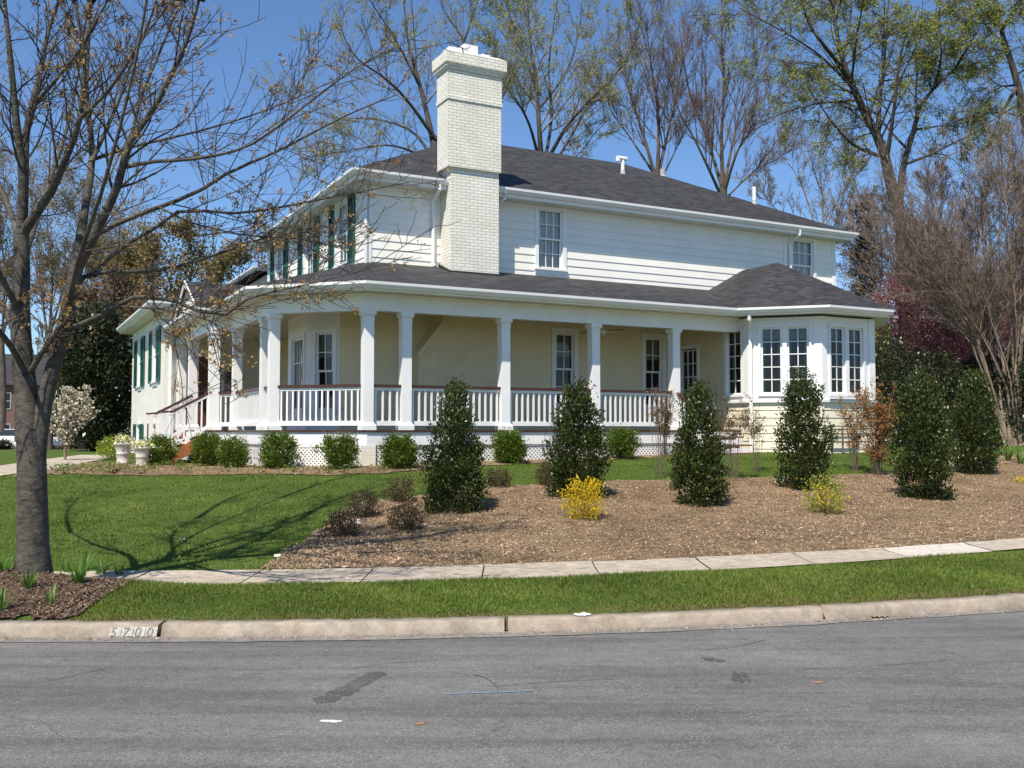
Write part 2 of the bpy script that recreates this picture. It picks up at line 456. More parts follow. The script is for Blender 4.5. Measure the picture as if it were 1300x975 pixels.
def asphalt_mat():
    m, n, b = new_mat("asphalt")
    co = objco(n)
    big = noise(n, co, 0.55, 6, 0.6, 0.6)
    mp = node(n, "ShaderNodeMapping"); mp.inputs["Scale"].default_value = (0.22, 2.4, 1)
    n.links.new(co, mp.inputs[0])
    streak = noise(n, mp.outputs[0], 1.4, 5, 0.65, 0.3)
    base = ramp(n, big.outputs[0], [(0.3, (0.120, 0.119, 0.117)), (0.7, (0.160, 0.158, 0.154))])
    st = ramp(n, streak.outputs[0], [(0.33, (0.68, 0.68, 0.69)), (0.55, (1.0, 1.0, 1.0)), (0.75, (1.16, 1.16, 1.14))])
    x = mixc(n, 1.0, base.outputs[0], st.outputs[0], 'MULTIPLY')
    agg = noise(n, co, 130, 3, 0.75)
    ar = ramp(n, agg.outputs[0], [(0.30, (0.45, 0.45, 0.46)), (0.5, (1, 1, 1)), (0.68, (1.75, 1.72, 1.66))])
    x = mixc(n, 1.0, x, ar.outputs[0], 'MULTIPLY')
    mid = noise(n, co, 9, 6, 0.75); mr = ramp(n, mid.outputs[0], [(0.32, (0.80, 0.80, 0.81)), (0.5, (1, 1, 1)), (0.7, (1.14, 1.14, 1.12))])
    x = mixc(n, 1.0, x, mr.outputs[0], 'MULTIPLY')
    ag2 = noise(n, co, 55, 4, 0.8); a2 = ramp(n, ag2.outputs[0], [(0.33, (0.62, 0.62, 0.63)), (0.5, (1, 1, 1)), (0.68, (1.42, 1.40, 1.36))])
    x = mixc(n, 1.0, x, a2.outputs[0], 'MULTIPLY')
    vo = node(n, "ShaderNodeTexVoronoi"); vo.inputs["Scale"].default_value = 30; n.links.new(co, vo.inputs["Vector"])
    pat = noise(n, co, 1.6, 4, 0.6)
    vm = node(n, "ShaderNodeMath", operation='LESS_THAN'); n.links.new(vo.outputs["Distance"], vm.inputs[0]); vm.inputs[1].default_value = 0.13
    pm = ramp(n, pat.outputs[0], [(0.46, (0, 0, 0)), (0.62, (1, 1, 1))])
    mm = node(n, "ShaderNodeMath", operation='MULTIPLY'); n.links.new(vm.outputs[0], mm.inputs[0]); n.links.new(pm.outputs[0], mm.inputs[1])
    x = mixc(n, mm.outputs[0], x, (0.40, 0.39, 0.37))
    # hairline cracks
    wv = noise(n, co, 1.2, 5, 0.6)
    cr = node(n, "ShaderNodeVectorMath", operation='MULTIPLY_ADD'); n.links.new(wv.outputs[1], cr.inputs[0]); cr.inputs[1].default_value = (0.9, 0.9, 0); n.links.new(co, cr.inputs[2])
    v2 = node(n, "ShaderNodeTexVoronoi", feature='DISTANCE_TO_EDGE'); v2.inputs["Scale"].default_value = 0.42; n.links.new(cr.outputs[0], v2.inputs["Vector"])
    lm = ramp(n, v2.outputs["Distance"], [(0.0, (1, 1, 1)), (0.006, (0, 0, 0))])
    br = ramp(n, noise(n, co, 0.8, 3).outputs[0], [(0.5, (0, 0, 0)), (0.58, (0.75, 0.75, 0.75))])
    cm = node(n, "ShaderNodeMath", operation='MULTIPLY'); n.links.new(lm.outputs[0], cm.inputs[0]); n.links.new(br.outputs[0], cm.inputs[1])
    x = mixc(n, cm.outputs[0], x, (0.07, 0.07, 0.07))
    n.links.new(x, b.inputs["Base Color"])
    b.inputs["Roughness"].default_value = 0.82; b.inputs["Specular IOR Level"].default_value = 0.3
    bump(n, b, agg.outputs[0], 0.55, 0.012)
    return m

def concrete_mat(name, lo, hi, stain=0.5, rust=None):
    m, n, b = new_mat(name)
    co = objco(n)
    t = noise(n, co, 2.2, 7, 0.65); t2 = noise(n, co, 90, 3, 0.7); t3 = noise(n, co, 9, 5, 0.7)
    r = ramp(n, t.outputs[0], [(0.3, lo), (0.7, hi)])
    r2 = ramp(n, t2.outputs[0], [(0.3, (0.78, 0.77, 0.75)), (0.7, (1.15, 1.15, 1.13))])
    r3 = ramp(n, t3.outputs[0], [(0.35, (1 - stain * 0.6,) * 3), (0.6, (1, 1, 1))])
    x = mixc(n, 1.0, mixc(n, 1.0, r.outputs[0], r2.outputs[0], 'MULTIPLY'), r3.outputs[0], 'MULTIPLY')
    if rust:
        t4 = noise(n, co, 1.3, 6, 0.7)
        r4 = ramp(n, t4.outputs[0], [(0.5, (0, 0, 0)), (0.7, (0.6, 0.6, 0.6))])
        x = mixc(n, r4.outputs[0], x, rust)
    n.links.new(x, b.inputs["Base Color"]); b.inputs["Roughness"].default_value = 0.85
    bump(n, b, t2.outputs[0], 0.35, 0.008)
    return m

M['grass'] = grass_mat("grass_ground", (0.055, 0.095, 0.018), (0.080, 0.125, 0.026), (0.115, 0.150, 0.04))
M['mulch'] = mulch_mat("mulch", (0.13, 0.085, 0.050), (0.29, 0.21, 0.135), (0.46, 0.355, 0.245))
M['darkmulch'] = mulch_mat("dark_mulch", (0.06, 0.042, 0.032), (0.155, 0.110, 0.082), (0.30, 0.225, 0.165))
M['asphalt'] = asphalt_mat()
M['gutter'] = concrete_mat("gutter_asphalt", (0.17, 0.16, 0.15), (0.25, 0.235, 0.22), 0.5)
M['kerb'] = concrete_mat("kerb_concrete", (0.28, 0.235, 0.185), (0.41, 0.355, 0.295), 0.55, (0.36, 0.25, 0.17))
M['walk'] = concrete_mat("pavement_concrete", (0.37, 0.315, 0.25), (0.49, 0.43, 0.355), 0.55)
M['slab'] = concrete_mat("new_pavement_slab", (0.50, 0.455, 0.40), (0.58, 0.535, 0.48), 0.3)
M['joint'] = paint("dark_joint", (0.05, 0.042, 0.036), 0.9, 0.2, 20)

def axis_pts(segs):
    out = []
    for a, b, st in segs:
        out += list(np.arange(a, b, st))
    return np.array(out + [segs[-1][1]])

def grid_sheet(name, XS, YS, zf, mat):
    XX, YY = np.meshgrid(XS, YS)
    ZZ = zf(XX, YY)
    V = np.stack([XX, YY, ZZ], -1).reshape(-1, 3)
    nx, ny = len(XS), len(YS)
    i = np.arange(ny - 1)[:, None] * nx + np.arange(nx - 1)[None]
    q = np.stack([i, i + 1, i + nx + 1, i + nx], -1).reshape(-1, 4)
    return link(name, np_mesh(name, V, q, smooth=True), mat)

xs = axis_pts([(-900, -100, 100), (-100, -20, 4), (-20, 16, 0.14), (16, 100, 4), (100, 900, 100)])
ys = axis_pts([(-120, -8, 8), (-8, 7.6, 0.8), (7.6, 24, 0.10), (24, 60, 1), (60, 120, 6), (120, 1400, 80)])
tag(grid_sheet("ground", xs, ys, h, M['grass']), "green lawn and ground around the house", "ground", kind='structure')

def strip(name, A, B, mat, off, m=8, n=None, zf=None, smooth=True):
    """terrain-following sheet between two world curves A and B ((k,2) arrays, same length)"""
    A = np.asarray(A, float)[:, :2]; B = np.asarray(B, float)[:, :2]
    if n:
        ta = np.linspace(0, 1, n); k = np.linspace(0, 1, len(A))
        A = np.stack([np.interp(ta, k, A[:, i]) for i in (0, 1)], 1); B = np.stack([np.interp(ta, k, B[:, i]) for i in (0, 1)], 1)
    w = np.linspace(0, 1, m + 1)[:, None, None]
    P = A[None] * (1 - w) + B[None] * w
    Z = (zf or h)(P[..., 0], P[..., 1]) + off
    V = np.concatenate([P, Z[..., None]], -1).reshape(-1, 3)
    k = P.shape[1]
    i = np.arange(m)[:, None] * k + np.arange(k - 1)[None]
    q = np.stack([i, i + 1, i + k + 1, i + k], -1).reshape(-1, 4)
    return link(name, np_mesh(name, V, q, smooth=smooth), mat)

def along(X, d):
    X = np.asarray(X, float)
    return np.stack([X, K(X) + d * Kn(X)], 1)

XS_ = np.concatenate([np.arange(-80, -14, 4.0), np.arange(-14, 16, 0.25), np.arange(16, 81, 4.0)])
def road_z(X, Y):
    d = np.clip(-(Y - K(X)) / Kn(X), 0, 9.2)
    return ROAD_Z + 0.10 * np.sin(np.clip(d / 9.2, 0, 1) * np.pi) ** 0.9
tag(strip("road", along(XS_, 0.06), along(XS_, -9.2), M['asphalt'], 0.0, 40, zf=road_z), "worn grey asphalt street", "road", kind='structure')
rng = np.random.default_rng(3)
jit = 0.012 * np.sin(XS_ * 9.0) + rng.normal(0, 0.008, len(XS_))
tag(strip("road_gutter", along(XS_, 0.05), along(XS_, 0) + np.stack([0 * XS_, -0.17 + jit - 0.05 * (XS_ < 3)], 1), M['gutter'], 0.005, 2, zf=road_z), "pale strip of old asphalt along the kerb", "gutter", kind='structure')

# kerb, in sections with open joints
def kerb_mesh():
    V = []; Q = []
    prof = [(0.0, -0.14), (0.008, -0.004), (0.028, 0.090), (0.050, 0.106), (0.19, 0.112), (0.19, -0.14)]
    joints = [-2.98 + 2.93 * k for k in range(-10, 14)]
    r = np.random.default_rng(5)
    for a, b in zip(joints[:-1], joints[1:]):
        X = np.linspace(a + 0.016, b - 0.016, 24)
        base = len(V)
        for x in X:
            for k, (d, z) in enumerate(prof):
                dd = d + (r.normal(0, 0.004) if k in (1, 2, 3) else 0)
                zz = z + (r.normal(0, 0.003) if k in (1, 2, 3, 4) else 0)
                V.append((x, float(K(x)) + dd * float(Kn(x)), ROAD_Z + zz))
        n = len(prof)
        for i in range(len(X) - 1):
            for k in range(n - 1):
                p = base + i * n + k
                Q.append((p, p + n, p + n + 1, p + 1))
        for e in (base, base + (len(X) - 1) * n):
            Q.append((e, e + 1, e + 2, e + 3)); Q.append((e, e + 3, e + 4, e + 5))
    return np_mesh("kerb", V, Q)
tag(link("kerb", kerb_mesh(), M['kerb']), "weathered pinkish concrete kerb", "kerb", kind='structure')
XJ = np.arange(-32, 38, 0.3)
tag(strip("kerb_joint_filler", along(XJ, 0.03), along(XJ, 0.17), M['joint'], 0.0, 1, zf=lambda X, Y: ROAD_Z + 0.0 * X + np.clip((Y - K(X)) / Kn(X) - 0.03, 0, 0.05) * 1.1 + 0.02),
    "dark tar in the kerb joints", "kerb joint", kind='structure')

# pavement slabs
def walk_zf(X, Y): return np.maximum(walk_z(X), h(X, Y) + 0.012)
sl = np.arange(-14.0, 22, 1.22) + 0.27
for a, b in zip(sl[:-1], sl[1:]):
    X = np.linspace(a + 0.008, b - 0.008, 7)
    mat = M['slab'] if 4.7 < (a + b) / 2 < 6.0 else M['walk']
    tag(strip("pavement", along(X, 1.42 + 0.055 * np.clip(X, 0, 8)), along(X, 2.48), mat, rng.uniform(0.0, 0.008), 5, zf=walk_zf),
        "pale concrete pavement slab", "pavement", "pavement slabs", 'structure')

# mulch bed along the pavement
UP = [(338, 719), (372, 699), (398, 680), (418, 664), (434, 650), (470, 638), (530, 630), (600, 622), (690, 614), (800, 611), (930, 609), (1010, 606), (1100, 602), (1170, 596), (1230, 583), (1300, 575)]
UPW = np.array([ground(*p)[:2] for p in UP])
UPW = np.concatenate([UPW, UPW[-1:] + [[6, 3.5]]])
LOX = np.interp(np.linspace(0, 1, len(UPW)), np.linspace(0, 1, 17), [-2.75, -2.6, -2.35, -2.05, -1.7, -1.3, -0.8, -0.2, 0.5, 1.6, 2.8, 3.8, 5.0, 6.2, 7.6, 9.4, 15.0])
LOW = along(LOX, 2.45)
def rough_edge(P, amp, seed, n=220):
    r = np.random.default_rng(seed); k = np.linspace(0, 1, len(P)); t = np.linspace(0, 1, n)
    Q = np.stack([np.interp(t, k, P[:, i]) for i in (0, 1)], 1)
    wob = np.stack([np.interp(t, np.linspace(0, 1, 46), r.normal(0, amp * 2.0, 46)) for i in (0, 1)], 1)
    return Q + wob + r.normal(0, amp, Q.shape)
BED_UP = rough_edge(UPW, 0.025, 1); BED_LO = rough_edge(LOW, 0.012, 2)
tag(strip("mulch_bed", BED_LO, BED_UP, M['mulch'], 0.018, 60), "brown shredded mulch bed sloping up from the pavement", "mulch bed", kind='structure')

# bed along the house
HB = [(20, 606), (90, 602), (150, 604), (250, 604), (350, 603), (430, 604), (520, 599), (600, 593), (700, 587), (800, 583), (870, 579), (905, 577)]
HBW = np.array([ground(*p)[:2] for p in HB])
HBB = HBW + np.stack([np.linspace(-2.0, 1.4, len(HBW)), np.linspace(5.5, 2.6, len(HBW))], 1)
HB_LO = rough_edge(HBW, 0.03, 4); HB_UP = rough_edge(HBB, 0.0, 5)
tag(strip("house_bed", HB_LO, HB_UP, M['mulch'], 0.015, 30), "brown mulch bed along the foot of the porch", "mulch bed", kind='structure')

# mulch round the street tree
TB = np.array([ground(*p)[:2] for p in [(-60, 788), (60, 787), (118, 786)]] )
tl = along(np.array([-8.2, -6.5, -5.2, -4.6, -4.05, -3.82]), 0.2)
tu = along(np.array([-8.0, -6.4, -5.2, -4.5, -3.85, -3.62]), 1.34) + np.array([[0, 0], [0, .05], [0, .1], [0, .06], [0, 0], [0, -.02]])
TM_LO = rough_edge(tl, 0.02, 6, 80); TM_UP = rough_edge(tu, 0.02, 7, 80)
tag(strip("tree_mulch", TM_LO, TM_UP, M['darkmulch'], 0.02, 24), "dark brown mulch mound at the foot of the street tree", "mulch bed", kind='structure')

# walk across the far lawn, far driveway
WP = [(-30, 602), (14, 598), (60, 589.5), (100, 583), (135, 578)]
WPW = np.array([ground(*p)[:2] for p in WP])
nrm = np.gradient(WPW, axis=0); nrm = np.stack([nrm[:, 1], -nrm[:, 0]], 1) / np.linalg.norm(nrm, axis=1)[:, None]
tag(strip("garden_path", WPW - nrm * 0.75, WPW + nrm * 0.75, M['walk'], 0.02, 3, 40), "concrete path crossing the far lawn", "path", kind='structure')
dx = np.array([-90, -50, -30, -18, -9.5, -4])
tag(strip("driveway", np.stack([dx, 0 * dx + 31 + (dx < -17) * 26], 1), np.stack([dx, 0 * dx + 40 + (dx < -17) * 34], 1), M['asphalt'], 0.02, 6, 40), "far asphalt drive beyond the lawn", "driveway", kind='structure')

# ---- loose cover: grass blades and wood chips
def in_poly(P, poly):
    x, y = P[:, 0], P[:, 1]; inside = np.zeros(len(P), bool); n = len(poly)
    for i in range(n):
        x1, y1 = poly[i]; x2, y2 = poly[(i + 1) % n]
        c = ((y1 > y) != (y2 > y)) & (x < (x2 - x1) * (y - y1) / (y2 - y1 + 1e-12) + x1)
        inside ^= c
    return inside

BED_POLY = np.concatenate([BED_LO[::6], BED_UP[::-6]])
HB_POLY = np.concatenate([HB_LO[::6], HB_UP[::-6]])
TM_POLY = np.concatenate([TM_LO[::3], TM_UP[::-3]])
WALK_POLY = np.concatenate([WPW - nrm * 0.75, (WPW + nrm * 0.75)[::-1]])

def blades(name, label, P, hgt, wid, mat, seed, lean=0.5):
    r = np.random.default_rng(seed); n = len(P)
    z = h(P[:, 0], P[:, 1]) - 0.004
    B = np.stack([P[:, 0], P[:, 1], z], 1)
    patch = 0.75 + 0.5 * np.sin(P[:, 0] * 2.1 + 1.3 * np.sin(P[:, 1] * 1.7)) * np.sin(P[:, 1] * 2.6 + np.sin(P[:, 0] * 1.9)) * 0.6
    H = hgt * r.uniform(0.5, 1.25, n) * patch
    a = r.uniform(0, 2 * np.pi, n); w = wid * r.uniform(0.7, 1.2, n)
    side = np.stack([np.cos(a), np.sin(a), 0 * a], 1) * (w / 2)[:, None]
    b = r.uniform(0, 2 * np.pi, n); ln = r.uniform(0.05, lean, n)
    d = np.stack([np.cos(b) * ln, np.sin(b) * ln, 1 - 0.4 * ln], 1) * H[:, None]
    mid = B + d * 0.55 * np.array([0.6, 0.6, 1.0])
    V = np.stack([B - side, B + side, mid + side * 0.8, mid - side * 0.8, B + d * np.array([1.15, 1.15, 0.95])], 1).reshape(-1, 3)
    k = np.arange(n)[:, None] * 5
    me = np_mesh(name, V, k + np.array([0, 1, 2, 3]), k + np.array([3, 2, 4]))
    return tag(link(name, me, mat), label, "grass", kind='stuff')

M['blade'] = leaf_mat("grass_blades", [(0.070, 0.130, 0.018), (0.108, 0.182, 0.026), (0.145, 0.220, 0.034), (0.20, 0.26, 0.05), (0.29, 0.26, 0.10)], 0.55, 0.35, 0.25, 0.35)
M['blade_far'] = leaf_mat("lawn_blades", [(0.076, 0.130, 0.020), (0.110, 0.170, 0.029), (0.150, 0.205, 0.038), (0.22, 0.235, 0.068)], 0.6, 0.3, 0.2, 0.42)

r = np.random.default_rng(11)
def scatter(x0, x1, d0, d1, n, seed):
    q = np.random.default_rng(seed); X = q.uniform(x0, x1, n); d = q.uniform(d0, d1, n)
    return np.stack([X, K(X) + d * Kn(X)], 1)
P = np.concatenate([scatter(-6, 9.5, 0.2, 1.93, 235000, 1), scatter(9.5, 14, 0.2, 1.93, 32000, 2), scatter(-12, -6, 0.2, 1.93, 40000, 3)])
P = P[~in_poly(P, TM_POLY)]
dd = (P[:, 1] - K(P[:, 0])) / Kn(P[:, 0])
bare = np.exp(-(((P[:, 0] - 6.1) / 0.5) ** 2 + ((dd - 0.85) / 0.18) ** 2))
P = P[(dd < 1.47 + 0.055 * np.clip(P[:, 0], 0, 8)) & (r.uniform(0, 1, len(P)) > 0.75 * bare) & (r.uniform(0, 1, len(P)) < np.clip((dd - 0.17) / 0.16, 0.15, 1))]
blades("verge_grass", "lush green grass on the verge between kerb and pavement", P, 0.058, 0.0065, M['blade'], 21, 0.75)
M['dryblade'] = leaf_mat("dry_grass_blades", [(0.16, 0.12, 0.05), (0.24, 0.19, 0.08), (0.30, 0.24, 0.12), (0.14, 0.15, 0.04)], 0.7, 0.3, 0.2)
Pd = np.concatenate([scatter(-4.2, 9.5, 0.185, 0.30, 9000, 41), scatter(5.2, 7.2, 0.6, 1.15, 1800, 42), scatter(-4, 9.5, 0.3, 1.3, 3500, 43)]); Pd = Pd[~in_poly(Pd, TM_POLY)]
blades("dry_grass", "dry straw-coloured grass fringe along the back of the kerb", Pd, 0.05, 0.007, M['dryblade'], 44, 1.0)
P = np.stack([r.uniform(-21, 14, 450000), r.uniform(10.0, 24, 450000)], 1)
dd = (P[:, 1] - K(P[:, 0])) / Kn(P[:, 0])
vis = (np.abs(P[:, 0] / P[:, 1]) < 0.88)
far_edge = np.interp(P[:, 0], HBW[:, 0], HBW[:, 1])
P = P[(dd > 2.44) & vis & ~in_poly(P, BED_POLY) & ~in_poly(P, HB_POLY) & ~in_poly(P, WALK_POLY) & (P[:, 1] < np.where(P[:, 0] > 2, 23.5, 21.5))]
blades("lawn_grass", "mown green lawn in front of the house", P, 0.05, 0.011, M['blade_far'], 22, 0.6)

def chips(name, label, P, off, mat, seed, ln=(0.012, 0.045)):
    q = np.random.default_rng(seed); n = len(P)
    z = h(P[:, 0], P[:, 1]) + off
    C = np.stack([P[:, 0], P[:, 1], z], 1)
    a = q.uniform(0, 2 * np.pi, n); L = q.uniform(*ln, n); w = q.uniform(0.003, 0.009, n)
    t = np.stack([np.cos(a), np.sin(a), q.normal(0, 0.35, n)], 1) * (L / 2)[:, None]
    s = np.stack([-np.sin(a), np.cos(a), q.normal(0, 0.5, n)], 1) * (w / 2)[:, None]
    C[:, 2] += np.abs(t[:, 2]) * 0.8 + 0.002
    V = np.stack([C - t - s, C + t - s, C + t + s, C - t + s], 1).reshape(-1, 3)
    k = np.arange(n)[:, None] * 4
    return tag(link(name, np_mesh(name, V, k + np.arange(4)), mat), label, "wood chips", kind='stuff')
M['chip'] = leaf_mat("wood_chips", [(0.13, 0.085, 0.05), (0.26, 0.185, 0.115), (0.34, 0.25, 0.16), (0.42, 0.32, 0.215), (0.60, 0.49, 0.37)], 0.9, 0, 0.1, 0.30)
M['darkchip'] = leaf_mat("dark_wood_chips", [(0.07, 0.048, 0.035), (0.13, 0.09, 0.066), (0.20, 0.145, 0.105), (0.32, 0.24, 0.18)], 0.9, 0, 0.1)
def pts_between(A, B, n, seed):
    q = np.random.default_rng(seed); u = q.uniform(0, len(A) - 1.001, n); i = u.astype(int); f = (u - i)[:, None]; w = q.uniform(0, 1, n)[:, None]
    return (A[i] * (1 - f) + A[i + 1] * f) * (1 - w) + (B[i] * (1 - f) + B[i + 1] * f) * w
q_ = np.random.default_rng(50); Xs = q_.uniform(-2.6, 9, 900); ds = 2.45 - np.abs(q_.normal(0, .09, 900)); spill = np.stack([Xs, K(Xs) + ds * Kn(Xs)], 1)
chips("mulch_chips", "loose pale wood chips over the sloping mulch bed", np.concatenate([pts_between(BED_LO, BED_UP, 115000, 1), spill]), 0.02, M['chip'], 31, (.008, .034))
chips("house_bed_chips", "loose wood chips in the bed along the porch", pts_between(HB_LO, HB_LO + (HB_UP - HB_LO) * 0.5, 9000, 2), 0.018, M['chip'], 32)
chips("tree_mulch_chips", "dark shredded wood chips round the street tree", pts_between(TM_LO, TM_UP, 15000, 3), 0.022, M['darkchip'], 33, (.01, .038))

q_ = np.random.default_rng(61); Xg = q_.uniform(-6, 9, 2200); dg_ = -0.03 - np.abs(q_.normal(0, .07, 2200))
Pg = np.stack([Xg, K(Xg) + dg_ * Kn(Xg)], 1)
def chips_on_road():
    n = len(Pg); z = road_z(Pg[:, 0], Pg[:, 1]) + .007; C = np.stack([Pg[:, 0], Pg[:, 1], z], 1); a = q_.uniform(0, 6.28, n); L = q_.uniform(.004, .022, n)
    t = np.stack([np.cos(a), np.sin(a), 0 * a], 1) * (L / 2)[:, None]; s = np.stack([-np.sin(a), np.cos(a), q_.normal(0, .3, n)], 1) * (L * .3)[:, None]
    V = np.stack([C - t - s, C + t - s, C + t + s, C - t + s], 1).reshape(-1, 3)
    return np_mesh("gutter_grit", V, np.arange(n * 4).reshape(-1, 4))
tag(link("gutter_grit", chips_on_road(), M['chip']), "brown grit and leaf bits gathered in the gutter", "grit", kind='stuff')
# ------------------------------------------------------------------ the house
HC = (-3.27, 21.70); HROT = math.atan2(0.465, 0.885); GZ = -0.75
house = empty("house", (HC[0], HC[1], GZ), HROT); house["zoff"] = -GZ
tag(house, "cream two-storey house with wraparound white-columned porch and painted brick chimney", "house")
_c, _s = math.cos(HROT), math.sin(HROT)
def hw(u, v, z=0.0):
    return np.array([HC[0] + _c * u - _s * v, HC[1] + _s * u + _c * v, z])

def frame(P, d):
    L = math.hypot(*d); d = (d[0] / L, d[1] / L); n = (d[1], -d[0])
    return lambda s, o, z: (P[0] + d[0] * s + n[0] * o, P[1] + d[1] * s + n[1] * o, z)
SQ = math.sqrt(0.5)

def sub_spans(a, b, holes):
    spans = [(a, b)]
    for h0, h1 in holes:
        nx = []
        for p, q in spans:
            if h1 <= p or h0 >= q: nx.append((p, q)); continue
            if h0 > p: nx.append((p, h0))
            if h1 < q: nx.append((h1, q))
        spans = nx
    return spans

def lap_wall(mb, fr, s0, s1, z0, z1, course=0.19, holes=(), step=0.016, o=0.0):
    z = z0
    while z < z1 - 1e-4:
        zt = min(z + course, z1)
        cuts = sorted({z, zt} | {e for hh in holes for e in hh[2:4] if z < e < zt})
        for lo, hi in zip(cuts[:-1], cuts[1:]):
            hs = [(hh[0], hh[1]) for hh in holes if hh[2] < hi - 1e-5 and hh[3] > lo + 1e-5]
            ol = o + step * (1 - (lo - z) / course); oh = o + step * (1 - (hi - z) / course)
            for a, b in sub_spans(s0, s1, hs):
                mb.poly([fr(a, ol, lo), fr(b, ol, lo), fr(b, oh, hi), fr(a, oh, hi)])
                if lo == z:
                    mb.poly([fr(a, o - 0.002, lo), fr(b, o - 0.002, lo), fr(b, ol, lo), fr(a, ol, lo)])
        z = zt
    return mb

def flat_wall(mb, fr, s0, s1, z0, z1, holes=(), o=0.0):
    cuts = sorted({z0, z1} | {e for hh in holes for e in hh[2:4] if z0 < e < z1})
    for lo, hi in zip(cuts[:-1], cuts[1:]):
        hs = [(hh[0], hh[1]) for hh in holes if hh[2] < hi - 1e-5 and hh[3] > lo + 1e-5]
        for a, b in sub_spans(s0, s1, hs):
            mb.poly([fr(a, o, lo), fr(b, o, lo), fr(b, o, hi), fr(a, o, hi)])
    return mb

def sweep(path, prof, z=0.0):
    """mitred sweep of (out, up) profile along an open path in plan; out is to the right of travel"""
    mb = MB(); n = len(path); k = len(prof); V = []
    for i in range(n):
        ds = []
        if i > 0: ds.append(Vector(path[i]) - Vector(path[i - 1]))
        if i < n - 1: ds.append(Vector(path[i + 1]) - Vector(path[i]))
        ns = [Vector((d.y, -d.x)).normalized() for d in ds]
        m = sum(ns, Vector((0, 0))); m = m.normalized(); m = m / max(0.3, m.dot(ns[0]))
        V += [(path[i][0] + m.x * o, path[i][1] + m.y * o, z + zz) for o, zz in prof]
    F = []
    for i in range(n - 1):
        for j in range(k):
            a, b = i * k + j, i * k + (j + 1) % k
            F.append((a, a + k, b + k, b))
    F += [tuple(range(k)), tuple(range((n - 1) * k + k - 1, (n - 1) * k - 1, -1))]
    mb.add(V, F); return mb

GUT = [(0, 0.0), (0.06, 0.0), (0.085, 0.035), (0.115, 0.075), (0.12, 0.13), (0.108, 0.13), (0.104, 0.105), (0, 0.105)]

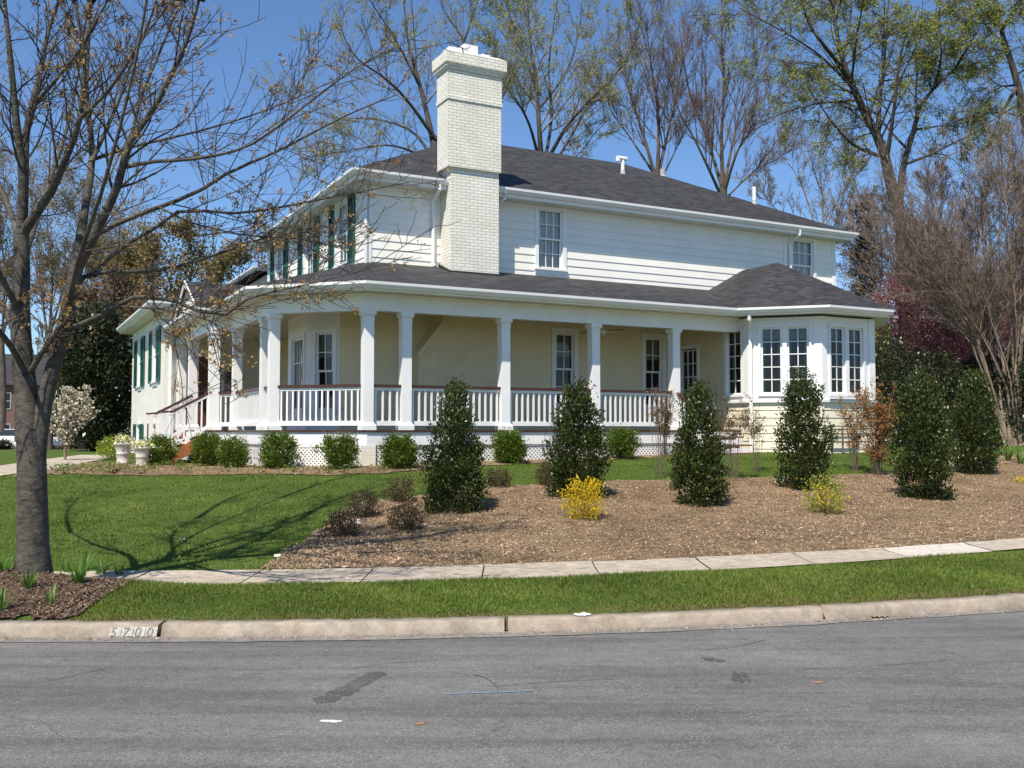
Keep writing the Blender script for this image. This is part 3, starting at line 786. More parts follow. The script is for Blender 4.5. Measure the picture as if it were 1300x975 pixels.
def window(fr, s0, s1, z0, z1, cols, rows, kind='double', casing=0.095, fill='blind', name='window', sill=True, lo_fill=0.0, parent=None):
    parent = parent or house
    f = MB()
    f.fbox(fr, s0 - casing, s0, -0.02, 0.038, z0 - 0.0, z1); f.fbox(fr, s1, s1 + casing, -0.02, 0.038, z0 - 0.0, z1)
    f.fbox(fr, s0 - casing - 0.012, s1 + casing + 0.012, -0.02, 0.046, z1, z1 + casing * 1.1)
    if sill:
        f.fbox(fr, s0 - casing - 0.02, s1 + casing + 0.02, -0.02, 0.07, z0 - 0.05, z0)
        f.fbox(fr, s0 - casing, s1 + casing, -0.02, 0.034, z0 - 0.14, z0 - 0.05)
    # reveal
    f.fbox(fr, s0 - 0.004, s0 + 0.012, -0.10, -0.021, z0, z1); f.fbox(fr, s1 - 0.012, s1 + 0.004, -0.10, -0.021, z0, z1)
    w = f.build(name, M['white'], parent)
    def sash(a0, a1, b0, b1, o, nc, nr, fw=0.042):
        m = MB()
        m.fbox(fr, a0, a0 + fw, o - 0.035, o, b0, b1); m.fbox(fr, a1 - fw, a1, o - 0.035, o, b0, b1)
        m.fbox(fr, a0 + fw, a1 - fw, o - 0.034, o - 0.001, b0, b0 + fw * 1.1); m.fbox(fr, a0 + fw, a1 - fw, o - 0.034, o - 0.001, b1 - fw, b1)
        iw = (a1 - a0 - 2 * fw); ih = b1 - b0 - 2.1 * fw
        for i in range(1, nc):
            c = a0 + fw + iw * i / nc; m.fbox(fr, c - 0.011, c + 0.011, o - 0.03, o - 0.004, b0 + fw, b1 - fw)
        for j in range(1, nr):
            c = b0 + fw * 1.1 + ih * j / nr; m.fbox(fr, a0 + fw, a1 - fw, o - 0.029, o - 0.003, c - 0.011, c + 0.011)
        so = m.build("sash", M['white'], w)
        g = MB(); g.poly([fr(a0 + fw * .8, o - 0.018, b0 + fw * .8), fr(a1 - fw * .8, o - 0.018, b0 + fw * .8), fr(a1 - fw * .8, o - 0.018, b1 - fw * .8), fr(a0 + fw * .8, o - 0.018, b1 - fw * .8)])
        g.build("pane", M['glass'], w)
    if kind == 'double':
        zm = (z0 + z1) / 2
        sash(s0 + 0.012, s1 - 0.012, zm - 0.02, z1, -0.02, cols, rows)
        sash(s0 + 0.012, s1 - 0.012, z0, zm + 0.022, -0.058, cols, rows)
    else:
        sash(s0 + 0.012, s1 - 0.012, z0, z1, -0.02, cols, rows)
    # room behind
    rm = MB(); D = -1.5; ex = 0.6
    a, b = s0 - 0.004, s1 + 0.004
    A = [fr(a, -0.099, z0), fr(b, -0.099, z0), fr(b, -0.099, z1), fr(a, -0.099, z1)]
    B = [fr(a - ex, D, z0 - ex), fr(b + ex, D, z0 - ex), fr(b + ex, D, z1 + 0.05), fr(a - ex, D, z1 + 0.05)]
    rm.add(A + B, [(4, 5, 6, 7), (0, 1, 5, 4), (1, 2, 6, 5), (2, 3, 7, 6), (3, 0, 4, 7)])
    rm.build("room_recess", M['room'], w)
    if fill in ('blind', 'halfblind', 'bayblind'):
        m = MB(); zb = {'blind': z0 + 0.02, 'halfblind': z0 + (z1 - z0) * 0.68, 'bayblind': z0 + (z1 - z0) * 0.82}[fill]
        z = zb
        while z < z1 - 0.01:
            m.poly([fr(s0 + 0.015, -0.13, z), fr(s1 - 0.015, -0.13, z), fr(s1 - 0.015, -0.118, z + 0.05), fr(s0 + 0.015, -0.118, z + 0.05)]); z += 0.05
        m.build("blind", M['blind'] if fill == 'blind' else M['curtain'], w)
    if fill in ('drape', 'bayblind'):
        m = MB(); sp = (s1 - s0)
        for e, sg in ((s0 + 0.01, 1), (s1 - 0.01, -1)):
            n = 10; wd = sp * (0.2 if fill == 'bayblind' else 0.3)
            for i in range(n):
                x0 = e + sg * wd * i / n; x1 = e + sg * wd * (i + 1) / n
                o0 = -0.16 + 0.02 * math.sin(i * 2.1); o1 = -0.16 + 0.02 * math.sin((i + 1) * 2.1)
                m.poly([fr(x0, o0, z0 + .01), fr(x1, o1, z0 + .01), fr(x1, o1, z1 - .01), fr(x0, o0, z1 - .01)])
        m.build("curtain", M['curtain'], w)
    return w

def hole(s0, s1, z0, z1): return (s0, s1, z0, z1)

# ---- frames of the walls
fR = frame((0, 0), (1, 0))                       # long front, upper floor and ground floor
fL = frame((0, 9.1), (0, -1))                    # left front, upper floor
UP_Z0, UP_Z1 = 3.45, 5.60
# upper floor walls
upR = [hole(4.42, 5.12, 3.99, 5.46), hole(12.75, 13.55, 3.99, 5.46)]
m = lap_wall(MB(), fR, 0.10, 14.3, 3.32, UP_Z1, 0.195, upR)
fE = frame((14.4, 0), (0, 1)); lap_wall(m, fE, 0.0, 9.1, 3.32, UP_Z1, 0.195)
fB = frame((14.4, 9.1), (-1, 0)); lap_wall(m, fB, 0.0, 14.4, 3.32, UP_Z1, 0.195)
vs = [(1.33, 2.18), (4.17, 5.02), (7.27, 8.12)]
upL = [hole(9.1 - b, 9.1 - a, 3.99, 5.46) for a, b in vs]
lap_wall(m, fL, 0.10, 9.0, 3.32, UP_Z1, 0.195, upL)
m.build("upper_wall", M['siding'], house)
m = MB()
m.fbox(fR, -0.0, 0.11, -0.05, 0.028, 3.3, UP_Z1); m.fbox(fL, 8.99, 9.128, -0.05, 0.028, 3.3, UP_Z1)
m.fbox(fL, 0.0, 0.11, -0.05, 0.028, 3.3, UP_Z1); m.fbox(fR, 14.29, 14.428, -0.05, 0.028, 3.3, UP_Z1)
m.fbox(fR, 12.42, 12.53, -0.02, 0.028, 3.3, UP_Z1)
m.fbox(fR, 0.11, 12.42, -0.02, 0.022, 5.44, UP_Z1); m.fbox(fL, 0.11, 8.99, -0.02, 0.022, 5.44, UP_Z1)
m.build("corner_board", M['white'], house)
for a in upR:
    window(fR, *a, 3, 2, fill='blind')
for a in upL:
    window(fL, *a, 3, 2, fill='blind')
def shutter(fr, a, b, z0, z1):
    m = MB(); w = 0.05
    m.fbox(fr, a, a + w, 0.02, 0.055, z0, z1); m.fbox(fr, b - w, b, 0.02, 0.055, z0, z1)
    for c in (z0, (z0 + z1) / 2 - 0.04, z1 - 0.08): m.fbox(fr, a + w, b - w, 0.022, 0.053, c, c + 0.08)
    z = z0 + 0.09
    while z < z1 - 0.1:
        m.poly([fr(a + w, 0.05, z), fr(b - w, 0.05, z), fr(b - w, 0.028, z + 0.045), fr(a + w, 0.028, z + 0.045)]); z += 0.04
    m.poly([fr(a + w, 0.025, z0), fr(b - w, 0.025, z0), fr(b - w, 0.025, z1), fr(a + w, 0.025, z1)])
    m.build("shutter", M['shutter'], house)
for a, b in vs:
    shutter(fL, 9.1 - a + 0.10, 9.1 - a + 0.56, 3.92, 5.52); shutter(fL, 9.1 - b - 0.56, 9.1 - b - 0.10, 3.92, 5.52)

# ---- main roof
E0, E1, EV0, EV1, EZ = -0.43, 14.80, -0.43, 9.55, 5.76
RZ, RV = 8.42, 4.55
A = (E0, EV0, EZ); B = (E1, EV0, EZ); C_ = (E1, EV1, EZ); D = (E0, EV1, EZ); P1 = (4.45, RV, RZ); P2 = (10.0, RV, RZ)
m = MB(); m.poly([A, B, P2, P1]); m.poly([B, C_, P2]); m.poly([C_, D, P1, P2]); m.poly([D, A, P1])
m.poly([(x, y, EZ - 0.03) for x, y, z in (D, C_, B, A)])
for p, q in ((A, B), (B, C_), (C_, D), (D, A)):
    m.poly([(p[0], p[1], EZ - 0.03), (q[0], q[1], EZ - 0.03), q, p])
roof = m.build("roof", M['shingle'], house)
m = MB(); m.box(E0 + 0.05, E1 - 0.05, EV0 + 0.05, EV1 - 0.05, 5.53, 5.555); m.build("soffit", M['soffit'], house)
pth = [(E0 + 0.04, EV1 - 0.1), (E0 + 0.04, EV0 + 0.04), (E1 - 0.04, EV0 + 0.04), (E1 - 0.04, EV1 - 0.1)]
m = sweep(pth, [(-0.03, -0.20), (0.0, -0.20), (0.0, -0.012), (-0.03, -0.012)], EZ - 0.02); m.build("fascia", M['white'], house)
m = sweep(pth, GUT, EZ - 0.14); m.build("gutter", M['white'], house)
# roof vents
def vent(u, v, hgt, elbow=False, mat='white', r=0.055, name="vent_pipe"):
    z = EZ + (v - EV0) * (RZ - EZ) / (RV - EV0)
    if u > 10: z = min(z, EZ + (E1 - u) * (RZ - EZ) / (E1 - 10.0))
    m = MB(); m.tube([(u, v, z - 0.1), (u, v, z + hgt)], r, 12)
    if elbow:
        m.tube([(u - 0.20, v, z + hgt + 0.02), (u + 0.13, v, z + hgt + 0.02)], r * 1.2, 12)
        m.tube([(u - 0.16, v, z + hgt + 0.02), (u - 0.16, v, z + hgt - 0.08)], r * 1.15, 12)
    o = m.build(name, M[mat], roof)
    MB().tube([(u, v, z - 0.05), (u, v, z + 0.10)], [r * 1.7, r * 1.15], 12).build("flashing_collar", M['lead'], o)
vent(9.05, 3.1, 0.42, True)
vent(12.75, 1.55, 0.50)
vent(11.0, 3.75, 0.30, mat='lead', r=0.09)

# ---- chimney
m = MB()
m.box(1.80, 3.03, -0.60, 0.0, 3.0, 6.02)
m.box(1.70, 3.06, -0.66, -0.04, 6.02, 8.26)
m.box(1.675, 3.085, -0.685, -0.015, 7.58, 7.66)
m.box(1.69, 3.07, -0.67, -0.03, 7.66, 8.24)
ch = m.build("chimney", M['brick'], house)
m = MB()
m.box(1.665, 3.095, -0.695, -0.005, 8.262, 8.325); m.box(1.63, 3.13, -0.73, 0.03, 8.327, 8.40); m.box(1.60, 3.16, -0.76, 0.06, 8.402, 8.66)
V = [(1.60, -0.76, 8.662), (3.16, -0.76, 8.662), (3.16, 0.06, 8.662), (1.60, 0.06, 8.662), (1.75, -0.6, 8.76), (3.0, -0.6, 8.76), (3.0, -0.1, 8.76), (1.75, -0.1, 8.76)]
m.add(V, [(0, 1, 5, 4), (1, 2, 6, 5), (2, 3, 7, 6), (3, 0, 4, 7), (4, 5, 6, 7)])
m.build("chimney_crown", M['brick'], ch)
for a, b, c in ((1.78, 2.08, 8.86), (2.16, 2.52, 8.99), (2.62, 2.84, 8.83)):
    MB().box(a, b, -0.52, -0.16, 8.75, c).build("flue_block", M['white'], ch)
m = MB(); m.box(1.74, 3.1, -0.64, 0.03, 3.4, 3.62)
V = [(1.74, -0.66, 3.58), (3.10, -0.66, 3.58), (3.1, 0.02, 3.84), (1.74, 0.02, 3.84), (1.74, -0.66, 3.62), (3.10, -0.66, 3.62), (3.1, 0.02, 3.875), (1.74, 0.02, 3.875)]
m.add(V, [(0, 1, 5, 4), (1, 2, 6, 5), (2, 3, 7, 6), (3, 0, 4, 7), (4, 5, 6, 7)])
m.build("flashing", M['dark'], ch)
# brick chimney breast below, on the porch, with its sloping shoulder
pts = [(1.02, -0.06), (3.06, -0.06), (3.06, 3.0), (1.62, 3.0), (1.62, 2.45), (1.02, 1.68)]
m = MB(); n = len(pts)
m.add([(a, -0.60, z) for a, z in pts] + [(a, 0.0, z) for a, z in pts],
      [tuple(range(n))] + [(i, n + i, n + (i + 1) % n, (i + 1) % n) for i in range(n)])
cb = m.build("chimney_breast", M['brickporch'], house)
MB().bar((1.0, -0.62, 1.66), (1.63, -0.62, 2.47), 0.10, 0.05).build("shoulder_trim", M['yellow'], cb)

# ---- porch roof
PZ, PK = 2.90, 0.312
def pz(d): return PZ + d * PK
EU, EV = -2.88, -2.86
e1, e2, e3 = (EU, -0.98), (-1.00, EV), (8.23, EV)
m = MB()
q1 = (0.02, 0.21, pz(2.90)); q2 = (0.18, 0.02, pz(2.88))
m.poly([(*e1, PZ), (*e2, PZ), q2, (0.02, 0.02, pz(2.79)), q1])
m.poly([(*e2, PZ), (*e3, PZ), (9.73, 0.02, pz(2.88)), q2])
m.poly([(EU, 2.98, PZ), (*e1, PZ), q1, (0.02, 8.0, pz(2.90)), (-0.2, 4.65, 3.745)])
m.poly([(EU, 6.32, PZ), (-0.2, 4.65, 3.745), (0.02, 8.0, pz(2.90)), (EU, 8.0, PZ)])
m.poly([(-3.22, 6.3, PZ), (EU, 6.3, PZ + 0.02), (-1.0, 8.0, PZ + 0.5), (-3.22, 8.0, PZ)])
# entry gable
gy0, gy1, gz = 2.98, 6.32, 3.745; GU = -3.22
m.poly([(GU, gy0, PZ), (EU, gy0, PZ), (-0.2, 4.65, gz), (GU, 4.65, gz)])
m.poly([(GU, gy1, PZ), (GU, 4.65, gz), (-0.2, 4.65, gz), (EU, gy1, PZ)])
# bay roof
bp = (10.9, -1.4, 4.42); br = (10.9, 0.02, 4.42)
b2, b3, b4 = (9.71, -4.34), (11.80, -4.34), (13.45, -2.69)
m.poly([(*e3, PZ), bp, br, (9.73, 0.02, pz(2.88))])
m.poly([(*e3, PZ), (*b2, PZ), bp]); m.poly([(*b2, PZ), (*b3, PZ), bp]); m.poly([(*b3, PZ), (*b4, PZ), bp])
m.poly([(*b4, PZ), (13.45, 0.02, PZ), br, bp])
pr = m.build("porch_roof", M['shingle'], house)
epath = [(GU, 8.0), (GU, gy0), (EU, gy0), e1, e2, e3, b2, b3, b4, (13.45, -0.05)]
def inset(path, k):
    out = []
    n = len(path)
    for i in range(n):
        ds = []
        if i > 0: ds.append(Vector(path[i]) - Vector(path[i - 1]))
        if i < n - 1: ds.append(Vector(path[i + 1]) - Vector(path[i]))
        ns = [Vector((d.y, -d.x)).normalized() for d in ds]
        mm = sum(ns, Vector((0, 0))).normalized(); mm = mm / max(0.3, mm.dot(ns[0]))
        out.append((path[i][0] - mm.x * k, path[i][1] - mm.y * k))
    return out
ep = inset(epath, 0.10)
sweep(ep, [(-0.03, -0.165), (0, -0.165), (0, -0.012), (-0.03, -0.012)], PZ - 0.01).build("porch_fascia", M['white'], house)
sweep(ep, GUT, PZ - 0.135).build("porch_gutter", M['white'], house)
# soffit and ceiling
cpath = [(-2.75, 8.0), (-2.75, 3.10), (-2.33, 3.10), (-2.33, -0.76), (-0.78, -2.31), (8.745, -2.31)]
m = MB()
for i in range(len(ep) - 1):
    pass
si = inset(epath, 0.11)
inner = inset(epath, 0.80)
for i in range(len(si) - 1):
    m.poly([(*si[i], 2.747), (*si[i + 1], 2.747), (*inner[i + 1], 2.747), (*inner[i], 2.747)])
    m.poly([(*si[i], 2.752), (*inner[i], 2.752), (*inner[i + 1], 2.752), (*si[i + 1], 2.752)])
m.build("porch_soffit", M['soffit'], house)
m = MB()
m.poly([(-2.70, 8.0, 2.63), (0.02, 8.0, 2.63), (0.02, 0.02, 2.63), (8.745, 0.02, 2.63), (8.745, -2.25, 2.63), (-0.75, -2.25, 2.63), (-2.27, -0.73, 2.63), (-2.27, 3.1, 2.63), (-2.70, 3.1, 2.63)])
m.build("porch_ceiling", M['ceiling'], house)
# beams over the columns
colR = [(-0.734 + t, -2.21) for t in (0, 0.81, 3.07, 5.35, 7.59)]
colL = [(-2.234, -0.71), (-2.234, 0.0), (-2.234, 2.81)]
colP = [(-2.69, 3.22), (-2.69, 6.1)]
bpath = [(-2.69, 8.0), (-2.69, 3.22), (-2.234, 3.22), (-2.234, -0.71), (-0.734, -2.21), (8.74, -2.21)]
sweep(bpath, [(-0.10, 0), (0.10, 0), (0.10, 0.35), (-0.10, 0.35)], 2.392).build("porch_beam", M['white'], house)
m = sweep(bpath, [(0.102, 0), (0.125, 0), (0.14, 0.05), (0.102, 0.05)], 2.69); m.build("beam_moulding", M['white'], house)

def column(u, v, w=0.205, rot=0.0):
    c, s_ = math.cos(rot), math.sin(rot)
    def bx(mb, k, z0, z1, k2=None):
        k2 = k if k2 is None else k2
        V = [(u + c * x * kk - s_ * y * kk, v + s_ * x * kk + c * y * kk, z) for z, kk in ((z0, k), (z1, k2)) for x, y in ((-1, -1), (1, -1), (1, 1), (-1, 1))]
        mb.add(V, [(3, 2, 1, 0), (4, 5, 6, 7), (0, 1, 5, 4), (1, 2, 6, 5), (2, 3, 7, 6), (3, 0, 4, 7)])
    m = MB(); r = w / 2
    bx(m, r, 0.15, 2.27)
    o = m.build("column", M['white'], house)
    b = MB(); bx(b, r + 0.045, 0.0, 0.09); bx(b, r + 0.04, 0.0905, 0.15, r + 0.004); b.build("column_base", M['white'], o)
    b = MB(); bx(b, r + 0.012, 2.20, 2.235); bx(b, r + 0.003, 2.271, 2.31, r + 0.03); bx(b, r + 0.038, 2.311, 2.39); b.build("capital", M['white'], o)
for p in colR + colL: column(*p)
for p in colP: column(*p, w=0.23)
column(-2.69, 7.85, 0.2)

# ---- railings
def railing(p, q, trim0=0.10, trim1=0.10, n=None):
    p = Vector(p); q = Vector(q); d = (q - p).normalized(); L = (q - p).length
    fr = frame((p.x, p.y), (d.x, d.y)); a, b = trim0, L - trim1
    m = MB(); m.fbox(fr, a, b, -0.03, 0.03, 0.09, 0.185)
    rl = m.build("railing", M['white'], house)
    MB().fbox(fr, a, b, -0.025, 0.025, 0.80, 0.858).build("top_rail", M['white'], rl)
    MB().fbox(fr, a, b, -0.055, 0.055, 0.86, 0.918).build("handrail", M['mahogany'], rl)
    n = n or max(2, round((b - a) / 0.128) - 1)
    for i in range(n):
        c = a + (b - a) * (i + 0.5) / n
        MB().fbox(fr, c - 0.0185, c + 0.0185, -0.0185, 0.0185, 0.1855, 0.7995).build("baluster", M['white'], rl)
for i in range(4): railing(colR[i], colR[i + 1])
railing(colL[0], colR[0], 0.13, 0.13)
railing(colL[1], colL[0]); railing(colL[2], colL[1]); railing((-2.69, 3.22), (-2.234, 2.95), 0.12, 0.05, 3)

# ---- deck, skirt, lattice and piers
deck = [(-2.86, 8.0), (-2.86, 3.05), (-2.40, 3.05), (-2.40, -0.78), (-0.80, -2.38), (8.73, -2.38), (8.73, 0), (0, 0), (0, 8.0)]
MB().prism(deck, -0.042, 0.0).build("deck", M['mahogany'], house)
dp = [(-2.86, 8.0), (-2.86, 3.05), (-2.40, 3.05), (-2.40, -0.78), (-0.80, -2.38), (8.73, -2.38)]
dpi = inset(dp, 0.03)
sweep(dpi, [(-0.03, -0.30), (0, -0.30), (0, -0.0425), (-0.03, -0.0425)], 0.0).build("skirt_board", M['white'], house)
def lattice(p, q, z0=-0.86, z1=-0.30):
    p = Vector(p); q = Vector(q); L = (q - p).length; fr = frame(tuple(p), tuple(q - p)); H = z1 - z0
    m = MB(); sp = 0.088; wd = 0.026
    for sg, o in ((1, -0.012), (-1, -0.006)):
        k = -H
        while k < L + H:
            # strip from (k,z0) to (k+H,z1) or mirrored
            a0, a1 = (k, k + H) if sg == 1 else (k + H, k)
            s0, zz0, s1, zz1 = a0, z0, a1, z1
            def clip(s0, zz0, s1, zz1):
                pts = []
                for (sa, za, sb, zb) in ((s0, zz0, s1, zz1),):
                    t0, t1 = 0.0, 1.0
                    ds = sb - sa
                    for lim, sgn in ((0, 1), (L, -1)):
                        fa = (sa - lim) * sgn; fb = (sb - lim) * sgn
                        if fa < 0 and fb < 0: return None
                        if fa < 0: t0 = max(t0, fa / (fa - fb))
                        elif fb < 0: t1 = min(t1, fa / (fa - fb))
                    if t1 <= t0: return None
                    return (sa + ds * t0, za + (zb - za) * t0, sa + ds * t1, za + (zb - za) * t1)
            c = clip(s0, zz0, s1, zz1)
            if c:
                a, za, b, zb = c
                m.poly([fr(a - wd, o, za), fr(a + wd, o, za), fr(b + wd, o, zb), fr(b - wd, o, zb)])
            k += sp
    m.fbox(fr, 0, L, -0.02, 0.0, z1 - 0.05, z1); m.fbox(fr, 0, L, -0.02, 0.0, z0, z0 + 0.03)
    m.build("lattice", M['white'], house)
def pier(u, v, w=0.30):
    MB().box(u - w / 2, u + w / 2, v - w / 2, v + w / 2, -1.05, -0.302).build("brick_pier", M['brickw'], house)
pv = -2.325
for a, b in ((-0.60, 0.0), (0.18, 2.2), (2.45, 4.5), (4.75, 6.7), (6.95, 8.6)):
    lattice((a, pv), (b, pv))
lattice((-2.24, -0.90), (-0.94, -2.20)); lattice((-2.345, 2.9), (-2.345, -0.6)); lattice((-2.75, 7.9), (-2.75, 6.2))
pier(-0.75, -2.21); pier(0.09, -2.18, 0.2)
for u in (2.33, 4.63, 6.83): pier(u, -2.18, 0.24)
pier(-2.234, -0.70); pier(-2.234, 3.0)
# dark sheets added behind the lattice so that no daylight shows through
m = MB(); m.box(-1.2, 8.7, -0.5, -0.45, -1.0, -0.05); m.box(-0.5, -0.45, -0.5, 8, -1.0, -0.05); m.build("dark_backing", M['room'], house)

# ---- ground floor walls
gz0, gz1 = -0.04, 2.66
g1 = [hole(4.90, 5.44, 0.62, 2.40), hole(7.60, 8.14, 0.62, 2.40)]
m = lap_wall(MB(), fR, -0.61, 8.745, gz0, gz1, 0.165, g1, 0.012)
fA = frame((0, 8.0), (0, -1)); lap_wall(m, fA, 0, 5.87, gz0, gz1, 0.165, (), 0.012)
m.build("porch_wall", M['yellow'], house)
for a in g1: window(fR, *a, 2, 2, casing=0.11, fill='halfblind')
fBP = frame((-1.19, 0.58), (1, -1)); LB = math.hypot(0.58, 0.58)
fBA = frame((-1.19, 2.13), (0, -1))
wB = hole(0.24, 0.68, 0.45, 2.16); wA = hole(0.42, 1.42, 0.45, 2.10)
m = MB(); flat_wall(m, fBP, 0, LB, gz0, gz1, [wB]); flat_wall(m, fBA, 0, 1.55, gz0, gz1, [wA])
flat_wall(m, frame((0, 2.13), (-1, 0)), 0, 1.19, gz0, gz1)
m.build("corner_bay_panel", M['white'], house)
window(fBP, *wB, 2, 2, casing=0.08, fill='halfblind'); window(fBA, *wA, 4, 3, kind='casement', casing=0.07, fill='halfblind')

# ---- the window bay at the right end
f0 = frame((8.745, 0), (0, -1)); f1 = frame((8.745, -2.645), (1, -1)); f2 = frame((9.94, -3.84), (1, 0))
f3 = frame((11.68, -3.84), (1, 1)); f4 = frame((12.875, -2.645), (0, 1))
dr = hole(0.06, 0.72, 0.0, 2.12)
w0 = [hole(1.87, 2.41, 0.86, 2.46)]; w1 = [hole(0.29, 0.80, 0.86, 2.46), hole(0.90, 1.41, 0.86, 2.46)]; w2 = [hole(0.27, 0.75, 0.86, 2.46), hole(0.86, 1.35, 0.86, 2.46)]
m = MB(); lap_wall(m, f0, 0.0, 1.70, gz0, 2.66, 0.165, [dr], 0.012)
m.build("bay_return_wall", M['yellow'], house)
m = MB(); lap_wall(m, f0, 0.0, 2.645, -1.0, 0.70, 0.185, [hole(0, 1.7, -0.04, 0.8)]); lap_wall(m, f1, 0, 1.69, -1.0, 0.70, 0.185); lap_wall(m, f2, 0, 1.74, -1.0, 0.70, 0.185)
lap_wall(m, f3, 0, 1.69, -1.0, 0.70, 0.185); lap_wall(m, f4, 0, 2.645, -1.0, 0.70, 0.185)
m.build("bay_lower_wall", M['palesiding'], house)
m = MB(); flat_wall(m, f0, 1.70, 2.645, 0.70, 2.70, w0); flat_wall(m, f1, 0, 1.69, 0.70, 2.70, w1); flat_wall(m, f2, 0, 1.74, 0.70, 2.70, w2)
flat_wall(m, f3, 0, 1.69, 0.70, 2.70); flat_wall(m, f4, 0, 2.645, 0.70, 2.70)
m.fbox(f0, 2.48, 2.66, 0.0, 0.022, 0.70, 2.70); m.fbox(f1, 0.0, 0.17, 0.0, 0.02, 0.70, 2.70); m.fbox(f1, 1.53, 1.70, 0.0, 0.02, 0.70, 2.70)
m.fbox(f2, -0.01, 0.14, 0.0, 0.022, 0.70, 2.70); m.fbox(f2, 1.55, 1.75, 0.0, 0.022, 0.70, 2.70)
m.build("bay_panel", M['white'], house)
m = MB()
m.fbox(f0, 1.72, 2.655, 0.0, 0.07, 0.66, 0.715); m.fbox(f1, -0.02, 1.71, 0.0, 0.07, 0.66, 0.715); m.fbox(f2, -0.02, 1.76, 0.0, 0.07, 0.66, 0.715)
m.fbox(f2, 0.15, 1.47, 0.03, 0.11, 0.735, 0.775)
m.build("bay_sill", M['white'], house)
for f_, ws in ((f0, w0), (f1, w1), (f2, w2)):
    for a in ws: window(f_, *a, 2, 5, kind='casement', casing=0.05, fill='bayblind', sill=True)
# glazed door onto the porch
m = MB(); m.fbox(f0, 0.0, 0.06, -0.02, 0.04, 0, 2.2); m.fbox(f0, 0.72, 0.80, -0.02, 0.04, 0, 2.2); m.fbox(f0, 0.0, 0.80, -0.02, 0.042, 2.12, 2.22)
gd = m.build("glazed_door", M['white'], house)
m = MB(); m.fbox(f0, 0.06, 0.72, -0.05, -0.02, 0.0, 0.35)
for k in range(4): c = 0.08 + 0.62 * k / 3; m.fbox(f0, c - 0.015, c + 0.015, -0.05, -0.018, 0.35, 2.1)
for k in range(6): c = 0.36 + 1.72 * k / 5; m.fbox(f0, 0.06, 0.72, -0.049, -0.019, c - 0.014, c + 0.014)
m.build("door_grille", M['white'], gd)
MB().poly([f0(0.06, -0.035, 0.35), f0(0.72, -0.035, 0.35), f0(0.72, -0.035, 2.1), f0(0.06, -0.035, 2.1)]).build("pane", M['glass'], gd)
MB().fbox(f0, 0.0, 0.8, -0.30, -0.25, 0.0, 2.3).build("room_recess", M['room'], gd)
# walls that close the far right end and the ground floor
m = MB(); lap_wall(m, frame((12.875, 0), (1, 0)), 0.0, 1.525, -1.0, 3.4, 0.185); lap_wall(m, fE, 0, 9.1, -1.0, 3.31, 0.185); lap_wall(m, fB, 0, 14.4, -1.0, 3.31, 0.185)
m.build("end_wall", M['palesiding'], house)

# ---- left wing and rear wing
fW = frame((-3.15, 15.6), (0, -1)); fWS = frame((-3.15, 8.0), (1, 0))
wz1 = 3.38
def wv(a): return 15.6 - a
ww = [hole(wv(10.25), wv(9.40), 1.45, 3.05), hole(wv(13.85), wv(13.0), 1.45, 3.05), hole(wv(10.1), wv(9.3), -0.5, 0.18), hole(wv(13.8), wv(13.0), -0.5, 0.18)]
edoor = hole(0.62, 1.55, 0.0, 2.1)
m = MB(); flat_wall(m, fW, 0, 7.6, -1.6, wz1, ww); flat_wall(m, fWS, 0, 3.2, -1.6, wz1, [edoor])
flat_wall(m, frame((3.0, 15.6), (-1, 0)), 0, 6.15, -1.6, wz1)
m.build("wing_wall", M['brickw'], house)
for a in ww[:2]: window(fW, *a, 2, 2, casing=0.05, fill='blind')
for a in ww[2:]: window(fW, *a, 2, 1, kind='casement', casing=0.05, fill='bayblind')
for a, b in ((8.72, 9.34), (10.31, 11.0), (12.2, 12.94), (13.91, 14.7)):
    shutter(fW, wv(b), wv(a), 1.42, 3.02)
for a, b in ((10.3, 11.0), (12.2, 12.9), (13.9, 14.6)):
    shutter(fW, wv(b), wv(a), -0.55, 0.2)
wr = [(-3.60, 7.55), (3.4, 7.55), (3.4, 16.05), (-3.60, 16.05)]; wze = 3.56
m = MB(); t1, t2 = (0.2, 11.0, 4.75), (0.2, 12.6, 4.75)
A, B, C_, D = [(x, y, wze) for x, y in wr]
m.poly([A, B, t1]); m.poly([B, C_, t2, t1]); m.poly([C_, D, t2]); m.poly([D, A, t1, t2]); m.poly([(x, y, wze - 0.02) for x, y in wr[::-1]])
m.build("wing_roof", M['shingle'], house)
MB().box(-3.52, 3.35, 7.63, 16.0, 3.39, 3.41).build("wing_soffit", M['soffit'], house)
wp = [(-3.55, 15.95), (-3.55, 7.6), (3.3, 7.6)]
sweep(wp, [(-0.03, -0.17), (0, -0.17), (0, -0.02), (-0.03, -0.02)], wze).build("wing_fascia", M['white'], house)
sweep(wp, GUT, wze - 0.125).build("wing_gutter", M['white'], house)
m = MB(); m.box(0.25, 6.0, 9.62, 15.0, 2.6, 4.98); m.build("rear_wing_wall", M['siding'], house)
m = MB(); A, B, C_, D = [(x, y, 5.12) for x, y in ((-0.25, 9.7), (6.4, 9.7), (6.4, 15.4), (-0.25, 15.4))]; t = (2.9, 12.5, 6.2)
m.poly([A, B, t]); m.poly([B, C_, t]); m.poly([C_, D, t]); m.poly([D, A, t]); m.poly([D, C_, B, A])
m.build("rear_wing_roof", M['shingle'], house)
sweep([(-0.22, 15.3), (-0.22, 9.73), (6.3, 9.73)], GUT, 4.98).build("rear_wing_gutter", M['white'], house)
